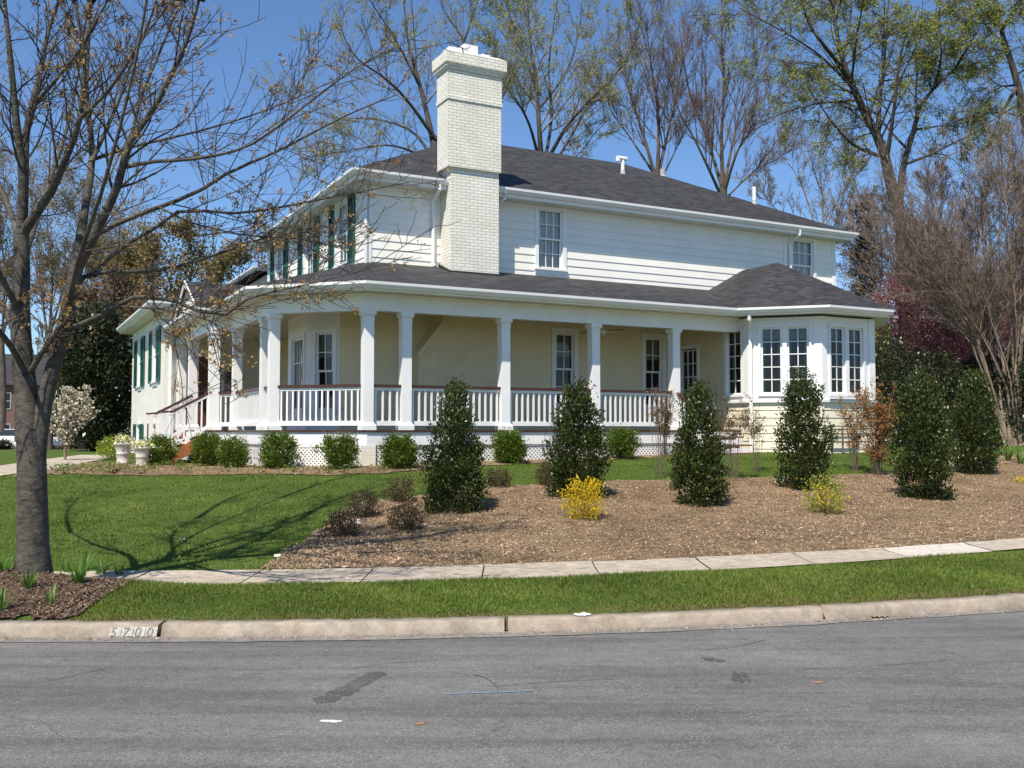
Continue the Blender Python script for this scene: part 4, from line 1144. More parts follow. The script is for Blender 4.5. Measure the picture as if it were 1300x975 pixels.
# front door on the end wall of the porch
m = MB(); m.fbox(fWS, 0.62, 1.55, -0.06, -0.01, 0.0, 2.1)
fd = m.build("front_door", M['door'], house)
m = MB(); m.fbox(fWS, 0.52, 0.62, -0.03, 0.05, 0, 2.2); m.fbox(fWS, 1.55, 1.65, -0.03, 0.05, 0, 2.2); m.fbox(fWS, 0.52, 1.65, -0.03, 0.052, 2.1, 2.24); m.build("door_frame", M['white'], fd)
m = MB()
for a, b in ((0.10, 0.85), (1.0, 1.95)):
    for c in (0.70, 1.12): m.fbox(fWS, c, c + 0.34, -0.012, 0.004, a, b)
m.build("door_panel", M['door'], fd)
MB().tube([fWS(1.45, 0.0, 1.0), fWS(1.45, 0.06, 1.0)], 0.03, 10).build("handle", M['lead'], fd)
# entry gable
fG = frame((GU + 0.14, 6.3), (0, -1))
m = MB(); m.poly([fG(0.02, 0, PZ - 0.02), fG(3.30, 0, PZ - 0.02), fG(1.65, 0, gz - 0.04)]); m.build("gable_wall", M['soffit'], house)
m = MB()
for a in (fG(-0.05, 0.10, PZ - 0.03), fG(3.35, 0.10, PZ - 0.03)):
    m.bar(a, fG(1.65, 0.10, gz - 0.04), 0.03, 0.12)
    
m.build("rake_board", M['white'], house)
# entry steps
st = []
m = MB(); tr = MB()
for k in range(4):
    z = -0.185 * (k + 1); u0 = -2.86 - 0.29 * k
    tr.box(u0 - 0.31, u0 + 0.0, 3.30, 6.0, z, z + 0.035)
    m.box(u0 - 0.005 - 0.29 * 0, u0 + 0.015, 3.32, 5.98, z + 0.036, z + 0.145)
es = tr.build("entry_steps", M['step'], house)
for v0 in (3.26, 6.0):
    s_ = MB(); s_.add([(-2.86, v0, -0.05), (-4.05, v0, -0.80), (-4.05, v0, -0.98), (-2.86, v0, -0.42), (-2.86, v0 + 0.04, -0.05), (-4.05, v0 + 0.04, -0.80), (-4.05, v0 + 0.04, -0.98), (-2.86, v0 + 0.04, -0.42)],
                 [(0, 1, 2, 3), (7, 6, 5, 4), (0, 4, 5, 1), (1, 5, 6, 2), (2, 6, 7, 3), (3, 7, 4, 0)])
    s_.build("stringer", M['step'], es)
m.build("riser", M['white'], es)
for v0 in (3.30, 6.0):
    a = (-2.72, v0, 0.92); b = (-3.62, v0, 0.44); c = (-3.86, v0, 0.42)
    w = MB().bar((-3.74, v0, -0.78), (-3.74, v0, 0.40), 0.10, 0.10, (1, 0, 0))
    w.bar((-2.72, v0, 0.12), (-3.70, v0, -0.42), 0.05, 0.08); w.bar((-2.72, v0, 0.86), (-3.68, v0, 0.36), 0.05, 0.05)
    sr = w.build("stair_railing", M['white'], house)
    MB().bar(a, b, 0.07, 0.045).bar(b, c, 0.07, 0.045).build("handrail", M['mahogany'], sr)
    for k in range(7):
        t = (k + 0.5) / 7; u0 = -2.75 - 0.93 * t
        MB().box(u0 - 0.017, u0 + 0.017, v0 - 0.017, v0 + 0.017, 0.10 - 0.52 * t, 0.84 - 0.48 * t).build("baluster", M['white'], sr)
# side steps next to the bay
m = MB(); tr = MB()
for k in range(3):
    z = -0.19 * (k + 1); v0 = -2.38 - 0.28 * k
    tr.box(7.15, 8.55, v0 - 0.30, v0, z, z + 0.04); m.box(7.17, 8.53, v0 - 0.012, v0 + 0.01, z + 0.041, z + 0.148)
ss = tr.build("side_steps", M['deck'], house); m.build("riser", M['white'], ss)
a = (6.90, -2.30, 0.86); b = (6.90, -3.20, 0.22)
w = MB().bar((6.9, -3.15, -0.75), (6.9, -3.15, 0.2), 0.09, 0.09, (1, 0, 0)); w.bar((6.9, -2.32, 0.1), (6.9, -3.12, -0.5), 0.05, 0.07)
sr = w.build("stair_railing", M['white'], house)
MB().bar(a, b, 0.09, 0.05).build("handrail", M['mahogany'], sr)
for k in range(6):
    t = (k + 0.5) / 6; v0 = -2.34 - 0.78 * t
    MB().box(6.883, 6.917, v0 - 0.017, v0 + 0.017, 0.1 - 0.6 * t, 0.82 - 0.6 * t).build("baluster", M['white'], sr)

# ---- downspouts
def downspout(pts, r=0.045):
    MB().tube(pts, r, 4, True).build("downspout", M['white'], house)
downspout([(1.60, -0.46, 5.62), (1.60, -0.44, 5.52), (1.60, -0.06, 5.30), (1.60, -0.06, 3.84), (1.60, -0.2, 3.78)])
downspout([(3.28, -0.46, 5.62), (3.28, -0.42, 5.5), (3.18, -0.10, 5.30), (3.12, -0.06, 5.2)])
downspout([(12.62, -0.46, 5.62), (12.62, -0.44, 5.50), (12.62, -0.06, 5.28), (12.62, -0.06, 3.9)])
c = f1(0.06, 0.055, 0)
downspout([f1(0.06, 0.42, 2.82), f1(0.06, 0.40, 2.62), f1(0.06, 0.07, 2.40), f1(0.06, 0.07, -0.62), f1(0.06, 0.2, -0.7)], 0.05)
downspout([(-2.98, 7.93, 3.45), (-2.98, 7.93, -0.9)], 0.055)

# ---- ceiling fan hanging in the porch (hangs from the house: its own thing)
fp = hw(5.55, -1.15, 2.35)
fan = empty("ceiling_fan", tuple(fp), HROT); tag(fan, "white ceiling fan with brown blades hanging under the porch ceiling", "ceiling fan")
MB().lathe([(0.02, 0.28), (0.05, 0.27), (0.02, 0.22), (0.015, 0.10), (0.09, 0.08), (0.10, 0.0), (0.05, -0.05), (0.02, -0.08)], 16).build("motor", M['white'], fan, True)
for k in range(4):
    a = k * math.pi / 2 + 0.35; d = Vector((math.cos(a), math.sin(a), 0)); n_ = Vector((-d.y, d.x, 0))
    m = MB(); V = [d * 0.12 + n_ * 0.04, d * 0.62 + n_ * 0.07, d * 0.62 - n_ * 0.07, d * 0.12 - n_ * 0.04]
    V = [(p.x, p.y, 0.02 + i * 0.01) for i in (0, 1) for p in V]
    m.add(V, [(0, 1, 2, 3), (7, 6, 5, 4), (0, 4, 5, 1), (1, 5, 6, 2), (2, 6, 7, 3), (3, 7, 4, 0)]); m.build("blade", M['wood'] if k % 2 else M['white'], fan)
# ------------------------------------------------------------------ vegetation tools
def catmull(P, K_):
    P = np.asarray(P, float); n = len(P)
    if n == 2: return P[0] + (P[1] - P[0]) * np.linspace(0, 1, K_)[:, None]
    Q = np.concatenate([[2 * P[0] - P[1]], P, [2 * P[-1] - P[-2]]])
    seg = np.linalg.norm(np.diff(P, axis=0), axis=1); cum = np.concatenate([[0], np.cumsum(seg)])
    s = np.linspace(0, cum[-1], K_); i = np.clip(np.searchsorted(cum, s, 'right') - 1, 0, n - 2)
    t = ((s - cum[i]) / seg[i])[:, None]
    p0, p1, p2, p3 = Q[i], Q[i + 1], Q[i + 2], Q[i + 3]
    return 0.5 * (2 * p1 + (p2 - p0) * t + (2 * p0 - 5 * p1 + 4 * p2 - p3) * t ** 2 + (3 * p1 - p0 - 3 * p2 + p3) * t ** 3)

def tube_arrays(P, R, S_):
    """P (N,K,3), R (N,K) -> verts, quads"""
    N, K_, _ = P.shape
    T = np.gradient(P, axis=1); T /= np.linalg.norm(T, axis=2, keepdims=True) + 1e-9
    ref = np.where(np.abs(T[..., 2:3]) < 0.9, np.array([0, 0, 1.0]), np.array([1.0, 0, 0]))
    ref = np.broadcast_to(ref[:, :1], T.shape)
    a = np.cross(T, ref); a /= np.linalg.norm(a, axis=2, keepdims=True) + 1e-9
    b = np.cross(T, a)
    th = np.arange(S_) * 2 * np.pi / S_
    ring = a[:, :, None] * np.cos(th)[None, None, :, None] + b[:, :, None] * np.sin(th)[None, None, :, None]
    V = P[:, :, None] + ring * R[:, :, None, None]
    n = np.arange(N)[:, None, None] * (K_ * S_); k = np.arange(K_ - 1)[None, :, None] * S_; s = np.arange(S_)[None, None]
    s2 = (s + 1) % S_
    Q = np.stack([n + k + s, n + k + s2, n + k + S_ + s2, n + k + S_ + s], -1).reshape(-1, 4)
    return V.reshape(-1, 3), Q

def join(parts):
    Vs, Qs, o = [], [], 0
    for V, Q in parts:
        Vs.append(V); Qs.append(Q + o); o += len(V)
    return np.concatenate(Vs), np.concatenate(Qs)

def spawn(rng, P, R, n_per, t0, t1, ang, ratio, up, K_, curl, rs, rmin, grav=0.0, taper=0.5, Lmin=0.0, Lmax=1e9, rk=.013):
    """side shoots of every parent polyline"""
    N, Kp, _ = P.shape
    L = np.linalg.norm(np.diff(P, axis=1), axis=2).sum(1)
    cnt = rng.poisson(np.broadcast_to(n_per, (N,)) if np.isscalar(n_per) else n_per)
    idx = np.repeat(np.arange(N), cnt); M_ = len(idx)
    t = rng.uniform(t0, t1, M_) ** 0.85
    f = np.clip(t, 0, 0.9999) * (Kp - 1); i = f.astype(int); w = (f - i)[:, None]
    p = P[idx, i] * (1 - w) + P[idx, i + 1] * w
    T = P[idx, i + 1] - P[idx, i]; T /= np.linalg.norm(T, axis=1, keepdims=True) + 1e-9
    r = R[idx, i] * (1 - w[:, 0]) + R[idx, i + 1] * w[:, 0]
    rv = rng.normal(size=(M_, 3)); perp = rv - (rv * T).sum(1, keepdims=True) * T; perp /= np.linalg.norm(perp, axis=1, keepdims=True) + 1e-9
    a = np.radians(rng.uniform(*ang, M_))[:, None]
    d = np.cos(a) * T + np.sin(a) * perp; d[:, 2] += up; d /= np.linalg.norm(d, axis=1, keepdims=True)
    ln = np.clip(ratio * L[idx] * (1 - taper * t) * rng.uniform(0.55, 1.25, M_), Lmin, Lmax)
    r0 = np.maximum(np.minimum(r * rs, ln * rk), rmin); r1 = np.maximum(r0 * 0.3, rmin * 0.7)
    out = [p]
    for k in range(1, K_):
        d = d + rng.normal(0, curl, (M_, 3)); d[:, 2] += grav
        d /= np.linalg.norm(d, axis=1, keepdims=True)
        out.append(out[-1] + d * (ln / (K_ - 1))[:, None])
    Rr = r0[:, None] + (r1 - r0)[:, None] * np.linspace(0, 1, K_)[None]
    return np.stack(out, 1), Rr

def leaf_arrays(rng, C, size, aspect=0.5, up=0.0, D=None, fold=0.25):
    """one bent four-cornered leaf for each centre"""
    n = len(C)
    d = rng.normal(size=(n, 3)) if D is None else D + rng.normal(0, 0.45, (n, 3))
    d[:, 2] += up; d /= np.linalg.norm(d, axis=1, keepdims=True)
    rv = rng.normal(size=(n, 3)); s = np.cross(d, rv); s /= np.linalg.norm(s, axis=1, keepdims=True)
    nn = np.cross(d, s)
    L = size * rng.uniform(0.6, 1.3, n)[:, None]
    a = C - d * L * 0.5; b = C + d * L * 0.5 - nn * L * fold * 0.3
    l = C + s * L * aspect * 0.5 + nn * L * fold * aspect; r = C - s * L * aspect * 0.5 + nn * L * fold * aspect
    V = np.stack([a, r, b, l], 1).reshape(-1, 3)
    return V, np.arange(n * 4).reshape(-1, 4)

def plant_root(name, loc, label, cat, group=None):
    o = empty(name, tuple(float(c) for c in loc)); tag(o, label, cat, group); return o

def sub(name, V, Q, mat, root, smooth=True):
    V = np.asarray(V) - np.array(root.location)
    return link(name, np_mesh(name, V, Q, smooth=smooth), mat, root)

M['bark_street'] = bark_mat("grey_brown_bark", (0.028, 0.024, 0.020), (0.122, 0.104, 0.085), 10, 1.9, 0.7, (0.12, 0.13, 0.095))
M['bark_dark'] = bark_mat("dark_bark", (0.030, 0.025, 0.022), (0.085, 0.072, 0.060), 6, 0.25)
M['bark_mid'] = bark_mat("brown_bark", (0.055, 0.042, 0.034), (0.14, 0.11, 0.09), 6, 0.25)
M['bark_pale'] = bark_mat("pale_tan_bark", (0.14, 0.105, 0.08), (0.36, 0.28, 0.215), 9, 0.2, 0.5, (0.22, 0.19, 0.12))
M['twig_tan'] = bark_mat("tan_twig_bark", (0.15, 0.11, 0.085), (0.32, 0.245, 0.195), 6, 0.3, 0.2)
M['twig_red'] = bark_mat("reddish_twig_bark", (0.095, 0.068, 0.055), (0.20, 0.145, 0.118), 6, 0.3, 0.2)
M['twig_dark'] = bark_mat("dark_twig_bark", (0.035, 0.028, 0.023), (0.09, 0.07, 0.055), 6, 0.3, 0.2)
M['twig_grey'] = bark_mat("grey_twig_bark", (0.13, 0.115, 0.10), (0.30, 0.27, 0.24), 6, 0.3, 0.2)

def px_limbs(limbs, Y0, K_=14):
    """limbs: list of ([(px, py[, dy])...], r0, r1)"""
    P, R = [], []
    for pts, r0, r1 in limbs:
        w = [at(p[0], p[1], Y0 + (p[2] if len(p) > 2 else 0)) for p in pts]
        P.append(catmull(w, K_)); R.append(r0 + (r1 - r0) * np.linspace(0, 1, K_) ** 0.8)
    return np.array(P), np.array(R)

def make_tree(name, label, cat, limbs, Y0, seed, bark, twigmat, levels, leaves=None, group=None, base=None, smin=6, trunk=None, extra=None):
    rng = np.random.default_rng(seed)
    if Y0 > 30: limbs = [(p, r0 * .8, r1 * .35) for p, r0, r1 in limbs]
    P, R = px_limbs(limbs, Y0)
    P = P + np.cumsum(rng.normal(0, 0.006, P.shape) * np.linspace(0, 1, P.shape[1])[None, :, None], axis=1) * (R.mean() / 0.05)
    parts = [tube_arrays(P, R, 8)]
    if trunk is not None:
        TP, TR = px_limbs(trunk, Y0); parts.append(tube_arrays(TP, TR, 12)); b0 = TP[0][0]
    else:
        b0 = P[0][0]
    root = plant_root(name, b0 if base is None else base, label, cat, group)
    V, Q = join(parts); tr = sub("trunk", V, Q, bark, root)
    cur = (P, R); tw = []; tips = [(P, R)]
    for k, lv in enumerate(levels):
        cur = spawn(rng, *cur, **lv); tips.append(cur)
        tw.append(tube_arrays(cur[0], cur[1], 5 if k == 0 else (4 if k == 1 else 3)))
    V, Q = join(tw); sub("branchwork", V, Q, twigmat, root)
    if leaves:
        for part, lf in leaves.items():
            P2 = tips[-1][0] if lf.get('level') is None else tips[lf['level']][0]
            n = len(P2); idx = rng.integers(0, n, lf['n']); t = rng.uniform(lf.get('t0', 0.3), 1, lf['n'])
            f = np.clip(t, 0, .999) * (P2.shape[1] - 1); i = f.astype(int); w = (f - i)[:, None]
            C = P2[idx, i] * (1 - w) + P2[idx, i + 1] * w + rng.normal(0, lf.get('jit', 0.05), (lf['n'], 3))
            if lf.get('cluster'):
                C = np.repeat(C, lf['cluster'], 0) + rng.normal(0, lf['size'] * 0.55, (lf['n'] * lf['cluster'], 3))
            V, Q = leaf_arrays(rng, C, lf['size'], lf.get('aspect', 0.5), lf.get('up', 0))
            sub(part, V, Q, lf['mat'], root, smooth=False)
    return root

# ------------------------------------------------------------------ street tree in the foreground
M['bud'] = leaf_mat("opening_buds", [(0.22, 0.12, 0.045), (0.36, 0.23, 0.09), (0.42, 0.30, 0.14), (0.28, 0.15, 0.07)], 0.7, 0.3, 0.2)
ST_Y = 9.54
trunk = [([(42, 742), (42, 726), (42, 708), (42, 690)], 0.205, 0.142),
         ([(42, 734), (42, 715), (42, 680), (41, 630), (40, 580), (38, 545)], 0.153, 0.128),
         ([(36, 560), (33, 500), (28, 450), (26, 400), (27, 345), (27, 292)], 0.122, 0.072),
         ([(46, 600), (50, 555), (57, 510), (68, 465), (82, 410), (94, 356), (101, 318)], 0.082, 0.064)]
limbs = [
 ([(27, 300), (29, 223, -.1), (20, 145, -.2), (13, 68, -.3), (6, -10, -.3)], .070, .038),
 ([(28, 292), (31, 230, .1), (34, 162, .2), (50, 95, .3), (60, 45, .4), (78, -8, .5)], .068, .030),
 ([(48, 128, .2), (68, 105, .0), (101, 64, -.1), (113, 42, -.2), (138, -5, -.3)], .034, .018),
 ([(27, 300), (46, 270, -.1), (64, 245, -.2), (82, 204, -.4), (101, 150, -.5), (106, 70, -.6), (92, -10, -.6)], .062, .026),
 ([(100, 152, -.5), (135, 118, -.7), (162, 81, -.9), (190, 27, -1.0), (203, -12, -1.1)], .034, .016),
 ([(100, 322), (108, 264, .2), (117, 196, .4), (109, 110, .5), (116, -10, .7)], .060, .030),
 ([(99, 338), (124, 290, -.1), (149, 237, -.2), (166, 178, -.3), (193, 142, -.3), (221, 88, -.4), (241, 44, -.4), (255, -8, -.5)], .068, .026),
 ([(117, 205, .3), (150, 130, .5), (176, 60, .6), (226, -8, .8)], .036, .018),
 ([(166, 178, -.3), (178, 128, -.1), (203, 66, 0), (234, -8, .1)], .034, .018),
 ([(103, 312), (130, 293, .4), (190, 267, .6), (244, 247, .8), (294, 217, 1.0), (352, 192, 1.2), (440, 146, 1.5), (505, 120, 1.6)], .050, .014),
 ([(120, 350, .1), (149, 318, .3), (208, 283, .4), (233, 267, .4), (298, 271, .5), (352, 264, .6), (423, 250, .8), (520, 232, 1.1)], .040, .010),
 ([(160, 212, -.2), (196, 205, -.5), (237, 203, -.7), (294, 193, -1.0), (338, 172, -1.1), (440, 95, -1.4), (500, 60, -1.6)], .036, .010),
 ([(112, 205, .35), (169, 186, .5), (254, 166, .8), (338, 140, 1.1), (430, 100, 1.5)], .030, .009),
 ([(84, 418), (112, 408, -.3), (145, 391, -.5), (176, 376, -.6), (217, 381, -.8), (257, 396, -.9), (291, 398, -1.0), (322, 376, -1.1), (372, 366, -1.2), (460, 345, -1.4)], .046, .010),
 ([(90, 372), (104, 353, .1), (135, 345, .3), (190, 344, .4), (237, 335, .5), (288, 318, .7), (350, 300, .8), (450, 318, 1.1)], .042, .010),
 ([(150, 389, -.5), (200, 392, -.8), (250, 402, -1.1), (300, 424, -1.4)], .018, .006),
 ([(36, 478), (48, 456, -.1), (64, 432, -.15), (80, 402, -.1)], .050, .046),
 ([(26, 400), (12, 372, -.2), (-10, 330, -.4), (-40, 270, -.6), (-60, 150, -.8)], .055, .025),
 ([(28, 440), (10, 400, .3), (-15, 370, .5), (-70, 330, .8), (-140, 250, 1.2)], .060, .025),
 ([(30, 470), (14, 440, -.3), (-20, 400, -.8), (-80, 340, -1.4), (-130, 230, -1.8)], .055, .024),
 ([(27, 310), (10, 260, .3), (-15, 200, .5), (-40, 110, .7), (-50, 0, .9)], .055, .03),
 ([(26, 340), (40, 300, .6), (60, 240, 1.2), (90, 140, 1.8), (110, 20, 2.3)], .055, .025),
 ([(86, 395), (100, 330, -.7), (130, 240, -1.4), (160, 130, -1.6), (185, 10, -1.8), (196, -70, -2.0)], .046, .016),
 ([(200, 262, .6), (250, 285, .5), (330, 300, .6), (400, 292, .7)], .02, .007),
]
up_ = [([(6, -8, -.3), (-6, -160, -.5), (-30, -330, -.4)], .034, .012), ([(76, 0, .5), (110, -150, .9), (150, -320, 1.3)], .030, .010), ([(136, 0, -.3), (185, -120, -.6), (260, -260, -.8)], .026, .009),
 ([(94, 0, -.6), (70, -170, -1.0), (60, -340, -1.2)], .03, .010), ([(202, -6, -1.1), (245, -150, -1.5), (320, -280, -2.0)], .026, .009), ([(116, 0, .7), (120, -180, 1.2), (140, -380, 1.5)], .034, .010),
 ([(254, 0, -.5), (300, -140, -.6), (390, -280, -.4)], .032, .010), ([(226, 0, .8), (290, -120, 1.4), (380, -230, 2.0)], .028, .009), ([(232, 0, .1), (270, -150, .5), (300, -320, .9)], .026, .009),
 ([(110, 22, 2.3), (150, -140, 3.0), (210, -300, 3.6)], .03, .010), ([(-58, 160, -.8), (-90, 0, -1.2), (-110, -200, -1.5)], .03, .01), ([(-48, 10, .9), (-60, -170, 1.4), (-50, -350, 1.7)], .03, .01), ([(-135, 260, 1.2), (-200, 120, 1.8), (-260, -60, 2.2)], .028, .01)]
limbs = limbs + [(p, r0 * 1.9, r1 * 2) for p, r0, r1 in up_]
limbs = [(p, r0 * (.82 if r0 > .055 else .62), r1 * .5) for p, r0, r1 in limbs]
gnd = ground(41, 730, 8.5, 12)
levels = [dict(n_per=19, t0=.18, t1=1.0, ang=(28, 65), ratio=.42, up=.10, K_=7, curl=.11, rs=.36, rmin=.0042, grav=.03, Lmin=.35, Lmax=2.0),
          dict(n_per=6.0, t0=.12, t1=1.0, ang=(25, 60), ratio=.42, up=.05, K_=5, curl=.13, rs=.55, rmin=.0030, grav=.05, Lmin=.12, Lmax=.6),
          dict(n_per=1.2, t0=.3, t1=1.0, ang=(25, 60), ratio=.45, up=.05, K_=4, curl=.13, rs=.6, rmin=.0024, grav=.06, Lmin=.06, Lmax=.25)]
make_tree("street_tree", "large grey-barked tree with bare spreading limbs and brown buds on the verge", "tree", limbs, ST_Y, 5, M['bark_street'], M['twig_dark'], levels,
          leaves={'buds': dict(n=2700, size=.034, cluster=5, jit=.012, mat=M['bud'], aspect=.55, t0=.55)}, base=(gnd[0], gnd[1], gnd[2] - 0.05), trunk=trunk)

# ------------------------------------------------------------------ trees behind the house
M['leaf_spring'] = leaf_mat("spring_leaf", [(0.22, 0.26, 0.05), (0.30, 0.34, 0.07), (0.38, 0.40, 0.12), (0.26, 0.25, 0.08)], 0.6, 0.45, 0.2)
M['leaf_red'] = leaf_mat("reddish_bud", [(0.17, 0.10, 0.07), (0.22, 0.14, 0.10), (0.19, 0.15, 0.08), (0.13, 0.085, 0.065)], 0.7, 0.3, 0.2)
M['leaf_ochre'] = leaf_mat("ochre_leaf", [(0.19, 0.15, 0.06), (0.25, 0.20, 0.08), (0.16, 0.14, 0.06), (0.20, 0.13, 0.06)], 0.7, 0.3, 0.2)
M['leaf_brown'] = leaf_mat("brown_leaf", [(0.16, 0.10, 0.065), (0.20, 0.13, 0.08), (0.13, 0.09, 0.055)], 0.7, 0.3, 0.2)
M['leaf_olive'] = leaf_mat("olive_bud", [(0.13, 0.13, 0.06), (0.17, 0.15, 0.07), (0.12, 0.10, 0.06)], 0.7, 0.3, 0.2)
def lv(n1, n2, n3, r1=.50, r2=.46, r3=.48, ang=(20, 55), up=.20, grav=.03, rmin=.009, L=(1.0, 6.5), curl=.08):
    return [dict(n_per=n1 * 1.25, t0=.12, t1=1, ang=ang, ratio=r1, up=up, K_=6, curl=curl, rs=.5, rmin=rmin * 1.4, grav=grav, Lmin=L[0], Lmax=L[1]),
            dict(n_per=n2 * 1.5, t0=.12, t1=1, ang=ang, ratio=r2, up=up * .6, K_=5, curl=curl * 1.2, rs=.55, rmin=rmin, grav=grav, Lmin=L[0] * .5, Lmax=L[1] * .5),
            dict(n_per=n3 * 2.0, t0=.12, t1=1, ang=ang, ratio=r3, up=up * .5, K_=4, curl=curl * 1.3, rs=.6, rmin=rmin * .75, grav=grav, Lmin=L[0] * .3, Lmax=L[1] * .3)]
GR = "bare spring trees behind the house"
def base_at(px, Y):
    r = ray(px, 500); X = r[0] * Y / r[1]
    return (X, Y, float(h(X, Y)) - 0.05)
def trunk_to(px, py, Y, r0, r1, px0=None):
    """a trunk from the ground up to a pixel"""
    b = base_at(px if px0 is None else px0, Y); pb = 546 - b[2] / Y * F_PX
    return [([(px if px0 is None else px0, pb), ((px + (px0 or px)) / 2 + 2, (pb + py) / 2), (px, py)], r0, r1)]

make_tree("budding_tree", "tall tree with loose pale buds rising behind the chimney", "tree",
 [([(552, 190), (541, 140, .5), (531, 101, 1), (518, 51, 1.5), (510, -20, 2)], .20, .08),
  ([(552, 175), (515, 125, -1), (487, 98, -2), (450, 70, -3), (425, 20, -3)], .13, .04),
  ([(552, 190), (575, 110, 1), (589, 54, 2), (565, 17, 2), (553, -20, 2)], .15, .06),
  ([(588, 56, 2), (597, 30, 2), (610, -15, 2.5)], .08, .05),
  ([(550, 200), (520, 165, 2), (470, 150, 3), (420, 150, 4), (370, 120, 4)], .11, .03),
  ([(550, 205), (500, 185, -2), (450, 190, -3), (400, 200, -4)], .09, .03),
  ([(534, 112, .9), (502, 50, 0), (470, 0, -1), (460, -30, -1)], .09, .04),
  ([(556, 190), (610, 150, -1), (640, 120, -2), (660, 60, -2)], .09, .03)],
 46, 21, M['bark_dark'], M['twig_grey'], lv(12, 6, 3.2), {'foliage': dict(n=1700, size=.10, cluster=5, jit=.05, mat=M['leaf_spring'], aspect=.5)}, GR, base_at(552, 46), trunk=trunk_to(552, 185, 46, .36, .24))
make_tree("budding_tree", "multi-stemmed tree with fresh yellow-green leaves behind the roof, right of the chimney", "tree",
 [([(688, 215), (683, 140), (680, 95, .5), (672, 45, 1), (669, -20, 1)], .19, .08),
  ([(690, 215), (700, 150, 1), (697, 90, 1.5), (703, 30, 2), (712, -15, 2)], .13, .05),
  ([(691, 210), (720, 160, -1), (751, 125, -1.5), (790, 83, -2), (808, 45, -2), (815, 10, -2)], .14, .05),
  ([(697, 215), (715, 190, 1), (745, 138, 1.5), (776, 95, 2), (797, 65, 2)], .12, .04),
  ([(685, 205), (672, 158, -1), (657, 130, -2), (640, 105, -2), (625, 60, -2)], .12, .04),
  ([(681, 110, .5), (665, 70, 0), (650, 30, 0), (640, -10, 0)], .09, .04),
  ([(694, 215), (731, 199, 2), (755, 170, 3), (775, 150, 3)], .08, .03),
  ([(683, 140), (720, 90, 1), (735, 40, 2), (740, -10, 2)], .09, .04)],
 48, 22, M['bark_dark'], M['twig_grey'], lv(12, 6, 3.2), {'foliage': dict(n=2700, size=.10, cluster=5, jit=.05, mat=M['leaf_spring'], aspect=.5)}, GR, base_at(690, 48), trunk=trunk_to(690, 205, 48, .36, .25))
for lab, limbs_, px, sd_ in (
 ("slim upright tree with reddish bare twigs behind the middle of the roof", [([(834, 232), (815, 165), (800, 120), (790, 70)], .15, .04), ([(834, 232), (836, 150), (826, 80), (820, 30)], .16, .05), ([(835, 225), (852, 150, 1), (864, 90, 1), (868, 40, 1)], .13, .04), ([(833, 225), (800, 175, 2), (775, 140, 2), (762, 100, 2)], .1, .03), ([(834, 240), (858, 190, -1), (878, 150, -1)], .08, .03)], 834, 23),
 ("broad tree with reddish bare twigs behind the right half of the roof", [([(918, 245), (916, 170), (920, 105), (914, 20)], .17, .05), ([(918, 242), (896, 170, 1), (874, 110, 1), (862, 30, 1)], .15, .05), ([(919, 245), (938, 188, -1), (966, 150, -1), (990, 115, -1)], .13, .04), ([(917, 252), (886, 185, -1), (862, 140, -1), (846, 80, -1)], .12, .04), ([(919, 235), (940, 140, 2), (962, 80, 2), (968, 40, 2)], .12, .04), ([(918, 255), (960, 215, 1), (990, 200, 1), (1010, 170, 1)], .08, .03)], 918, 24)):
    make_tree("bare_tree", lab, "tree", limbs_, 52, sd_, M['bark_mid'], M['twig_red'], lv(15, 7, 3.4, ang=(14, 44), up=.30, rmin=.008, r1=.55), {'buds': dict(n=5000, size=.075, jit=.04, mat=M['leaf_red'], aspect=.5, t0=.5)}, GR, base_at(px, 52), trunk=trunk_to(px, 238, 52, .34, .22))
make_tree("leaning_tree", "big dark-trunked tree leaning left with drooping yellow-green leaves at the upper right", "tree",
 [([(1150, 300), (1136, 255), (1120, 188), (1101, 150), (1077, 98), (1066, 60), (1056, 0), (1050, -30)], .36, .10),
  ([(1080, 105), (1062, 78, -1), (1042, 52, -2), (1025, 25, -2), (1012, -20, -3)], .15, .06),
  ([(1068, 70), (1078, 40, 1), (1082, -20, 2)], .12, .06),
  ([(1114, 180), (1117, 123, 1), (1123, 77, 1.5), (1130, -20, 2)], .14, .07),
  ([(1124, 215), (1136, 130, -1), (1145, 62, -1.5), (1165, 10, -2)], .13, .05),
  ([(1140, 290), (1146, 215), (1160, 166, .5), (1167, 138, .5), (1186, 113, 1), (1210, 91, 1), (1245, 80, 1.5)], .22, .05),
  ([(1164, 150), (1163, 110, 1), (1168, 60, 2), (1172, 0, 2)], .08, .04),
  ([(1126, 200), (1108, 195, -.6), (1084, 184, -1.5), (1060, 160, -2), (1040, 132, -2), (1025, 110, -2)], .12, .04),
  ([(1187, 113, 1), (1195, 70, 0), (1190, 20, 0)], .07, .03),
  ([(1097, 140), (1070, 130, 2), (1035, 128, 3), (1000, 115, 4)], .07, .03),
  ([(1090, 120), (1040, 70, -2), (985, 35, -4), (940, 10, -5)], .08, .03),
  ([(1160, 165, .5), (1200, 160, 2), (1240, 165, 3)], .06, .02),
  ([(1210, 92, 1), (1235, 50, 0), (1260, 0, 0)], .06, .03)],
 36, 25, M['bark_dark'], M['twig_dark'], lv(12, 6, 3.0, up=.05, grav=-.06, ang=(30, 70), rmin=.008, L=(.7, 4.5)), {'foliage': dict(n=7500, size=.11, cluster=4, jit=.06, mat=M['leaf_spring'], aspect=.34, up=-.9)}, GR, base_at(1152, 36), trunk=trunk_to(1150, 290, 36, .46, .37, 1156))
